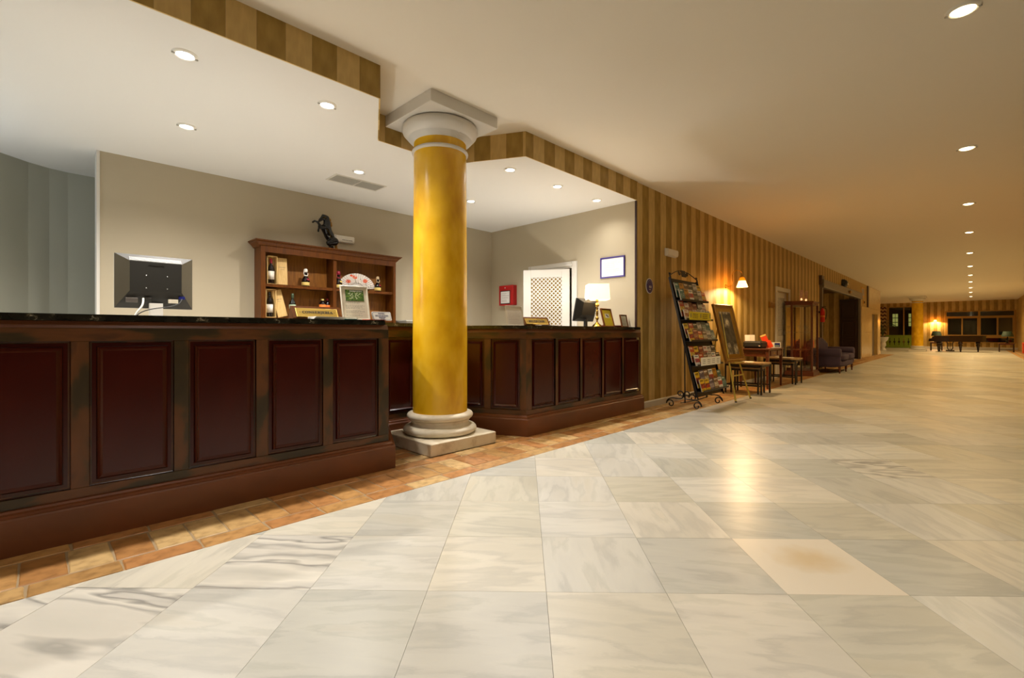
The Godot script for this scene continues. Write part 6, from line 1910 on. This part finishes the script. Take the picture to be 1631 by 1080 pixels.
func sofa():
	var t := thing("sofa", "small dark purple velvet sofa with rolled arms and a fluted back", "sofa", Vector3(-2.75, 0, -15.3))
	# local X towards the hall, local Z along the wall
	var s := mb(); cushion(s, Vector3(0.0, 0.25, 0), Vector3(0.78, 0.2, 1.95)); obj("seat_frame", s, M.purple_velvet, t)
	for z in [0.42, -0.42]:
		s = mb(); cushion(s, Vector3(0.06, 0.41, z), Vector3(0.74, 0.17, 0.82)); obj("seat_cushion", s, M.purple_velvet, t)
	for z in [0.93, -0.93]:
		s = mb(); cushion(s, Vector3(-0.02, 0.36, z), Vector3(0.78, 0.4, 0.16))
		soft(s, 1)
		lathe(s, [Vector2(0, -0.4), Vector2(0.1, -0.395), Vector2(0.118, -0.37), Vector2(0.118, 0.37), Vector2(0.1, 0.395), Vector2(0, 0.4)], 20, Vector3.ZERO, Transform3D(Basis(Vector3.BACK, PI / 2), Vector3(-0.02, 0.53, z)))
		obj("arm", s, M.purple_velvet, t)
	s = mb()
	for k in 9:
		var z := -0.8 + 0.2 * k
		var hh := 0.56 - 0.16 * pow(absf(z) / 0.85, 2.0)
		cushion(s, Vector3(-0.34, 0.36 + hh / 2, z), Vector3(0.2, hh, 0.225), 0.3)
	obj("fluted_back", s, M.purple_velvet, t)
	for x in [0.33, -0.3]:
		for z in [0.85, 0.0, -0.85]:
			s = mb(); lathe(s, [Vector2(0.014, 0), Vector2(0.02, 0.02), Vector2(0.016, 0.05), Vector2(0.03, 0.09), Vector2(0.026, 0.13), Vector2(0.034, 0.17)], 14, Vector3(x, 0, z)); obj("leg", s, M.table_wood, t)
	# wing chair behind
	t = thing("wing_chair", "dark green-brown high-backed wing chair half hidden behind the purple sofa", "armchair", Vector3(-3.75, 0, -18.2))
	s = mb(); cushion(s, Vector3(0.05, 0.36, 0), Vector3(0.66, 0.2, 0.6)); obj("seat", s, M.dark_velvet, t)
	s = mb(); cushion(s, Vector3(-0.26, 0.72, 0), Vector3(0.16, 0.76, 0.66)); obj("backrest", s, M.dark_velvet, t)
	for z in [0.33, -0.33]:
		s = mb(); cushion(s, Vector3(0.02, 0.46, z), Vector3(0.6, 0.3, 0.12)); cushion(s, Vector3(-0.14, 0.86, z), Vector3(0.3, 0.44, 0.09)); obj("wing", s, M.dark_velvet, t)
		for x in [0.28, -0.25]:
			s = mb(); bx(s, Vector3(x, 0.13, z * 0.8), Vector3(0.045, 0.26, 0.045), 0.004); obj("leg", s, M.table_wood, t)
	# orange seats along the right-hand wall
	t = thing("hall_bench", "narrow orange-red upholstered bench at the far right edge of the picture", "bench", Vector3(1.915, 0, -35.4))
	s = mb(); cushion(s, Vector3(0, 0.5, 0), Vector3(0.16, 0.12, 0.6)); obj("seat", s, M.orange_fabric, t)
	s = mb(); bx(s, Vector3(0, 0.23, 0), Vector3(0.14, 0.46, 0.56), 0.01); obj("base", s, M.orange_fabric, t)
	for e in [[-11.6, "orange-red upholstered armchair against the right-hand wall, mirrored in the display cabinet"], [-13.2, "second orange-red armchair against the right-hand wall, mirrored in the display cabinet"]]:
		var a := thing("armchair", e[1], "armchair", Vector3(1.9 if e[0] < -30 else 1.55, 0, e[0]))
		s = mb(); cushion(s, Vector3(0, 0.3, 0), Vector3(0.7, 0.34, 0.9)); obj("seat", s, M.orange_fabric, a)
		s = mb(); cushion(s, Vector3(0.05 if e[0] < -30 else 0.3, 0.5, -0.05), Vector3(0.18, 0.62, 0.9)); obj("backrest", s, M.orange_fabric, a)
		for z in [0.42, -0.42]:
			s = mb(); cushion(s, Vector3(0, 0.36, z), Vector3(0.7, 0.46, 0.16)); obj("arm", s, M.orange_fabric, a)
		for x in [0.28, -0.28]:
			for z in [0.36, -0.36]:
				s = mb(); bx(s, Vector3(x, 0.07, z), Vector3(0.05, 0.14, 0.05), 0.004); obj("leg", s, M.table_wood, a)

func window(called: String, x0: float, x1: float, y0: float, y1: float, lines: Array):
	# lines: frame bars as [x0, x1, y0, y1]; glass fills the rest
	var w := base(called, self, Vector3(0, 0, FARZ)); struct(w)
	var s := mb()
	for g in lines:
		s = mb(); bx(s, Vector3((g[0] + g[1]) / 2, (g[2] + g[3]) / 2, -0.01), Vector3(g[1] - g[0], g[3] - g[2], 0.09 if g[1] - g[0] > g[3] - g[2] else 0.1), 0.004); obj("window_bar", s, M.window_frame, w)
	return w

func make_lounge():
	var s := mb()
	var w = window("window_1", -1.26, 1.92, 0.42, 2.46, [[-1.26, 1.92, 2.4, 2.46], [-1.26, 1.92, 2.03, 2.12], [-1.26, 1.92, 0.72, 0.86], [-1.26, 1.92, 0.4, 0.45], [-1.27, -1.19, 0.42, 2.46], [1.84, 1.93, 0.42, 2.46], [0.24, 0.4, 0.86, 2.03], [0.28, 0.38, 2.1, 2.42], [-0.48, -0.42, 0.86, 2.03], [1.1, 1.18, 0.86, 2.03], [0.56, 0.62, 0.42, 0.72],
		[-1.19, -1.13, 0.86, 2.03], [1.78, 1.84, 0.86, 2.03], [-1.19, 1.84, 0.86, 0.91], [-1.19, 1.84, 1.98, 2.03]])
	for g in [[-1.19, 0.28, 2.12, 2.4], [0.38, 1.84, 2.12, 2.4], [-1.13, -0.48, 0.9, 1.99], [-0.42, 0.24, 0.9, 1.99], [0.4, 1.1, 0.9, 1.99], [1.18, 1.78, 0.9, 1.99], [-1.19, 0.56, 0.45, 0.72], [0.62, 1.84, 0.45, 0.72]]:
		s = mb(); bx(s, Vector3((g[0] + g[1]) / 2, (g[2] + g[3]) / 2, -0.03), Vector3(g[1] - g[0], g[3] - g[2], 0.006)); obj("pane", s, M.night_glass, w)
	w = window("window_2", -4.22, -2.45, 0, 2.86, [[-4.22, -4.16, 0, 2.86], [-2.51, -2.45, 0, 2.86], [-4.22, -2.45, 2.8, 2.86], [-3.38, -3.33, 0, 2.8]])
	for g in [[-4.16, -3.38], [-3.33, -2.51]]:
		s = mb(); bx(s, Vector3((g[0] + g[1]) / 2, 1.4, -0.03), Vector3(g[1] - g[0], 2.8, 0.006)); obj("pane", s, M.night_glass, w)
	# green balustrade boards with cut-outs
	var t := thing("balustrade", "lime-green balustrade with diamond cut-outs, across the tall dark window", "railing", Vector3(-3.35, 0, FARZ + 0.12))
	for k in 7:
		var x := -0.87 + 0.25 * k
		var h := 0.122
		s = mb()
		push(s, PackedVector2Array([Vector2(x - h, 0.06), Vector2(x + h, 0.06), Vector2(x + h, 0.2), Vector2(x + h - 0.02, 0.22), Vector2(x + h - 0.015, 0.34), Vector2(x + h - 0.07, 0.42), Vector2(x + h - 0.015, 0.5), Vector2(x + h - 0.02, 0.66), Vector2(x + h, 0.68), Vector2(x + h, 0.84), Vector2(x - h, 0.84), Vector2(x - h, 0.68), Vector2(x - h + 0.02, 0.66), Vector2(x - h + 0.015, 0.5), Vector2(x - h + 0.07, 0.42), Vector2(x - h + 0.015, 0.34), Vector2(x - h + 0.02, 0.22), Vector2(x - h, 0.2)]), 0.0, 0.025)
		obj("board", s, M.lime_panel, t)
	for y in [0.04, 0.86]:
		s = mb(); bx(s, Vector3(-0.1, y, 0.012), Vector3(1.8, 0.05, 0.05), 0.004); obj("rail", s, M.lime_panel, t)
	# zigzag panel
	t = thing("zigzag_panel", "tall narrow wall panel of brown and cream zigzag bands, left of the dark window", "wall panel", Vector3(-4.49, 0, FARZ + 0.02))
	s = mb(); bx(s, Vector3(0, 1.45, 0), Vector3(0.4, 2.8, 0.02)); obj("cream_ground", s, M.cream_zigzag, t)
	for k in 11:
		s = mb()
		var y := 0.12 + 0.255 * k
		var up := PackedVector2Array(); var dn := PackedVector2Array()
		for q in 5:
			var x := -0.2 + 0.1 * q
			var v := y + (0.1 if q % 2 else 0.0)
			dn.append(Vector2(x, v)); up.append(Vector2(x, v + 0.115))
		up.reverse(); dn.append_array(up)
		push(s, dn, 0.01, 0.014)
		obj("zigzag_band", s, M.brown_zigzag, t)
	# palm in a white urn
	t = thing("potted_palm", "feathery palm in a white urn at the corner past the lifts", "plant", Vector3(-3.75, 0, -35.0))
	s = mb(); lathe(s, [Vector2(0, 0), Vector2(0.17, 0), Vector2(0.17, 0.06), Vector2(0.12, 0.1), Vector2(0.1, 0.2), Vector2(0.16, 0.3), Vector2(0.15, 0.42), Vector2(0.12, 0.5), Vector2(0.24, 0.62), Vector2(0.27, 0.76), Vector2(0.29, 0.8), Vector2(0.25, 0.8), Vector2(0.22, 0.74), Vector2(0, 0.74)], 28); obj("urn", s, M.white_trim, t)
	var r := RandomNumberGenerator.new(); r.seed = 3
	for k in 13:
		s = mb()
		var a := TAU * k / 13.0 + r.randf_range(-0.2, 0.2)
		var out := Vector3(cos(a), 0, sin(a))
		var reach := r.randf_range(0.35, 0.75); var hgt := r.randf_range(0.5, 1.3)
		var pts := bez(Vector3(0, 0.74, 0), Vector3(0, 0.74 + hgt * 0.8, 0) + out * 0.06, Vector3(0, 0.74 + hgt * 1.2, 0) + out * reach * 0.6, Vector3(0, 0.74 + hgt * 0.75, 0) + out * reach, 14)
		tube(s, pts, 0.008, 5)
		for i in range(3, 15):
			for sg in [-1.0, 1.0]:
				var side: Vector3 = out.cross(Vector3.UP) * sg
				var p: Vector3 = pts[i]
				var l := 0.24 * sin(PI * (i - 1) / 15.0)
				var tip: Vector3 = p + side * l + out * 0.08 - Vector3.UP * 0.06
				tri(s, p, p + out * 0.035, tip, Vector3.UP)
				tri(s, p, p + out * 0.035, tip, Vector3.DOWN)
		obj("frond", s, M.leaf, t)
	piano()
	# bench, two side tables with green-shaded lamps
	t = thing("piano_stool", "small dark wooden side table at the left end of the piano", "side table", Vector3(-1.5, 0, -37.4))
	legs_table(t, 0.56, 0.44, 0.5, 0.05)
	lamp(Vector3(-1.5, 0.5, -37.4), "table lamp with a dark green shade at the left behind the piano", 0.0)
	t = thing("lamp_table", "low dark wooden table under the window, right of the piano", "side table", Vector3(1.34, 0, -37.0))
	legs_table(t, 0.62, 0.5, 0.48, 0.04)
	lamp(Vector3(1.38, 0.48, -37.0), "table lamp with a dark green shade right of the piano, before the window", 0.0)
	sconce(Vector3(-1.73, 1.82, FARZ), 0.0, "distant wall lamp glowing amber on the far wall, left of the window", SE * 1.1)
	# night outside: a building with lit windows
	t = thing("building", "dark building seen through the tall window at night, with small lit windows", "building", Vector3(-4.5, 0, -56.0))
	s = mb(); bx(s, Vector3(0, 3.5, -1), Vector3(16, 9, 2)); obj("wall", s, M.night_wall, t)
	for e in [-0.62, 0.52]:
		s = mb(); bx(s, Vector3(e + 0.05, 2.2, 0.02), Vector3(0.45, 1.3, 0.06)); obj("window_frame", s, M.night_wall, t)
		for q in 3:
			for k in 2:
				s = mb(); bx(s, Vector3(e - 0.06 + 0.21 * k, 1.82 + 0.4 * q, 0.06), Vector3(0.17, 0.34, 0.02)); obj("window_pane", s, M.lit_window, t)

func legs_table(t: Node3D, w: float, d: float, h: float, lg: float):
	var s := mb(); bx(s, Vector3(0, h - 0.015, 0), Vector3(w, 0.03, d), 0.004); obj("tabletop", s, M.table_wood, t)
	s = mb(); bx(s, Vector3(0, h - 0.06, 0), Vector3(w - 0.06, 0.06, d - 0.06)); obj("apron", s, M.table_wood, t)
	for x in [-w / 2 + 0.04, w / 2 - 0.04]:
		for z in [-d / 2 + 0.04, d / 2 - 0.04]:
			s = mb(); bx(s, Vector3(x, (h - 0.03) / 2, z), Vector3(lg, h - 0.03, lg), 0.004); obj("leg", s, M.door_wood, t)
	s = mb(); bx(s, Vector3(0, 0.12, 0), Vector3(w - 0.1, 0.02, d - 0.12)); obj("lower_shelf", s, M.door_wood, t)

func lamp(at: Vector3, label: String, turn: float):
	var t := thing("shaded_lamp", label, "table lamp", at, turn)
	var s := mb(); lathe(s, [Vector2(0, 0), Vector2(0.09, 0), Vector2(0.09, 0.015), Vector2(0.03, 0.04), Vector2(0.05, 0.12), Vector2(0.06, 0.2), Vector2(0.03, 0.29), Vector2(0.012, 0.33), Vector2(0.012, 0.42), Vector2(0, 0.42)], 20); obj("stem", s, M.porcelain, t)
	s = mb(); lathe(s, [Vector2(0.245, 0.36), Vector2(0.17, 0.64), Vector2(0.166, 0.64), Vector2(0.24, 0.36)], 28); obj("lamp_shade", s, M.green_shade, t)

func piano():
	var t := thing("grand_piano", "dark polished grand piano with turned legs, side-on before the far window", "piano", Vector3(-0.5, 0, -35.7))
	var s := mb()
	# plan: keyboard at -X, tail at +X; the long straight side to the wall
	var plan := PackedVector2Array([Vector2(-1.0, -0.72), Vector2(1.02, -0.72), Vector2(1.06, -0.5), Vector2(1.04, -0.2), Vector2(0.9, 0.02), Vector2(0.6, 0.2), Vector2(0.25, 0.42), Vector2(-0.1, 0.66), Vector2(-0.4, 0.73), Vector2(-0.72, 0.74), Vector2(-1.0, 0.74)])
	slab(s, plan, 0.55, 0.86); obj("case", s, M.piano_wood, t)
	s = mb(); slab(s, Geometry2D.offset_polygon(plan, 0.015)[0], 0.862, 0.885); obj("lid", s, M.piano_wood, t)
	s = mb(); bx(s, Vector3(-1.1, 0.62, 0), Vector3(0.26, 0.1, 1.46), 0.01); obj("key_bed", s, M.piano_wood, t)
	for z in [-0.7, 0.7]:
		s = mb(); push(s, PackedVector2Array([Vector2(-1.22, 0.57), Vector2(-1.0, 0.57), Vector2(-1.0, 0.85), Vector2(-1.06, 0.85), Vector2(-1.1, 0.74), Vector2(-1.22, 0.72)]), z - 0.04, z + 0.04); obj("cheek", s, M.piano_wood, t)
	s = mb(); bx(s, Vector3(-1.12, 0.685, 0), Vector3(0.15, 0.02, 1.3), 0.003); obj("keys", s, M.paper, t)
	for p in [Vector3(-0.82, 0, 0.6), Vector3(-0.82, 0, -0.58), Vector3(0.74, 0, -0.3), Vector3(0.06, 0, 0.52)]:
		s = mb(); lathe(s, [Vector2(0.03, 0.04), Vector2(0.034, 0.07), Vector2(0.045, 0.11), Vector2(0.05, 0.22), Vector2(0.075, 0.32), Vector2(0.09, 0.38), Vector2(0.06, 0.42), Vector2(0.1, 0.46), Vector2(0.1, 0.5), Vector2(0.07, 0.55)], 18, p); lathe(s, [Vector2(0, 0), Vector2(0.03, 0.004), Vector2(0.034, 0.025), Vector2(0.02, 0.045)], 14, p); obj("leg", s, M.piano_wood, t)
	s = mb()
	for sg in [-1.0, 1.0]: tube(s, bez(Vector3(-0.36 + sg * 0.04, 0.1, 0.25), Vector3(-0.36 + sg * 0.2, 0.22, 0.25), Vector3(-0.36 + sg * 0.02, 0.34, 0.25), Vector3(-0.36 + sg * 0.14, 0.55, 0.25)), 0.022, 8)
	bx(s, Vector3(-0.36, 0.06, 0.25), Vector3(0.36, 0.06, 0.14), 0.01)
	for k in [-1, 0, 1]: tube(s, [Vector3(-0.36 + k * 0.03, 0.08, 0.25), Vector3(-0.36 + k * 0.03, 0.55, 0.25)], 0.006, 6)
	obj("lyre", s, M.piano_wood, t)
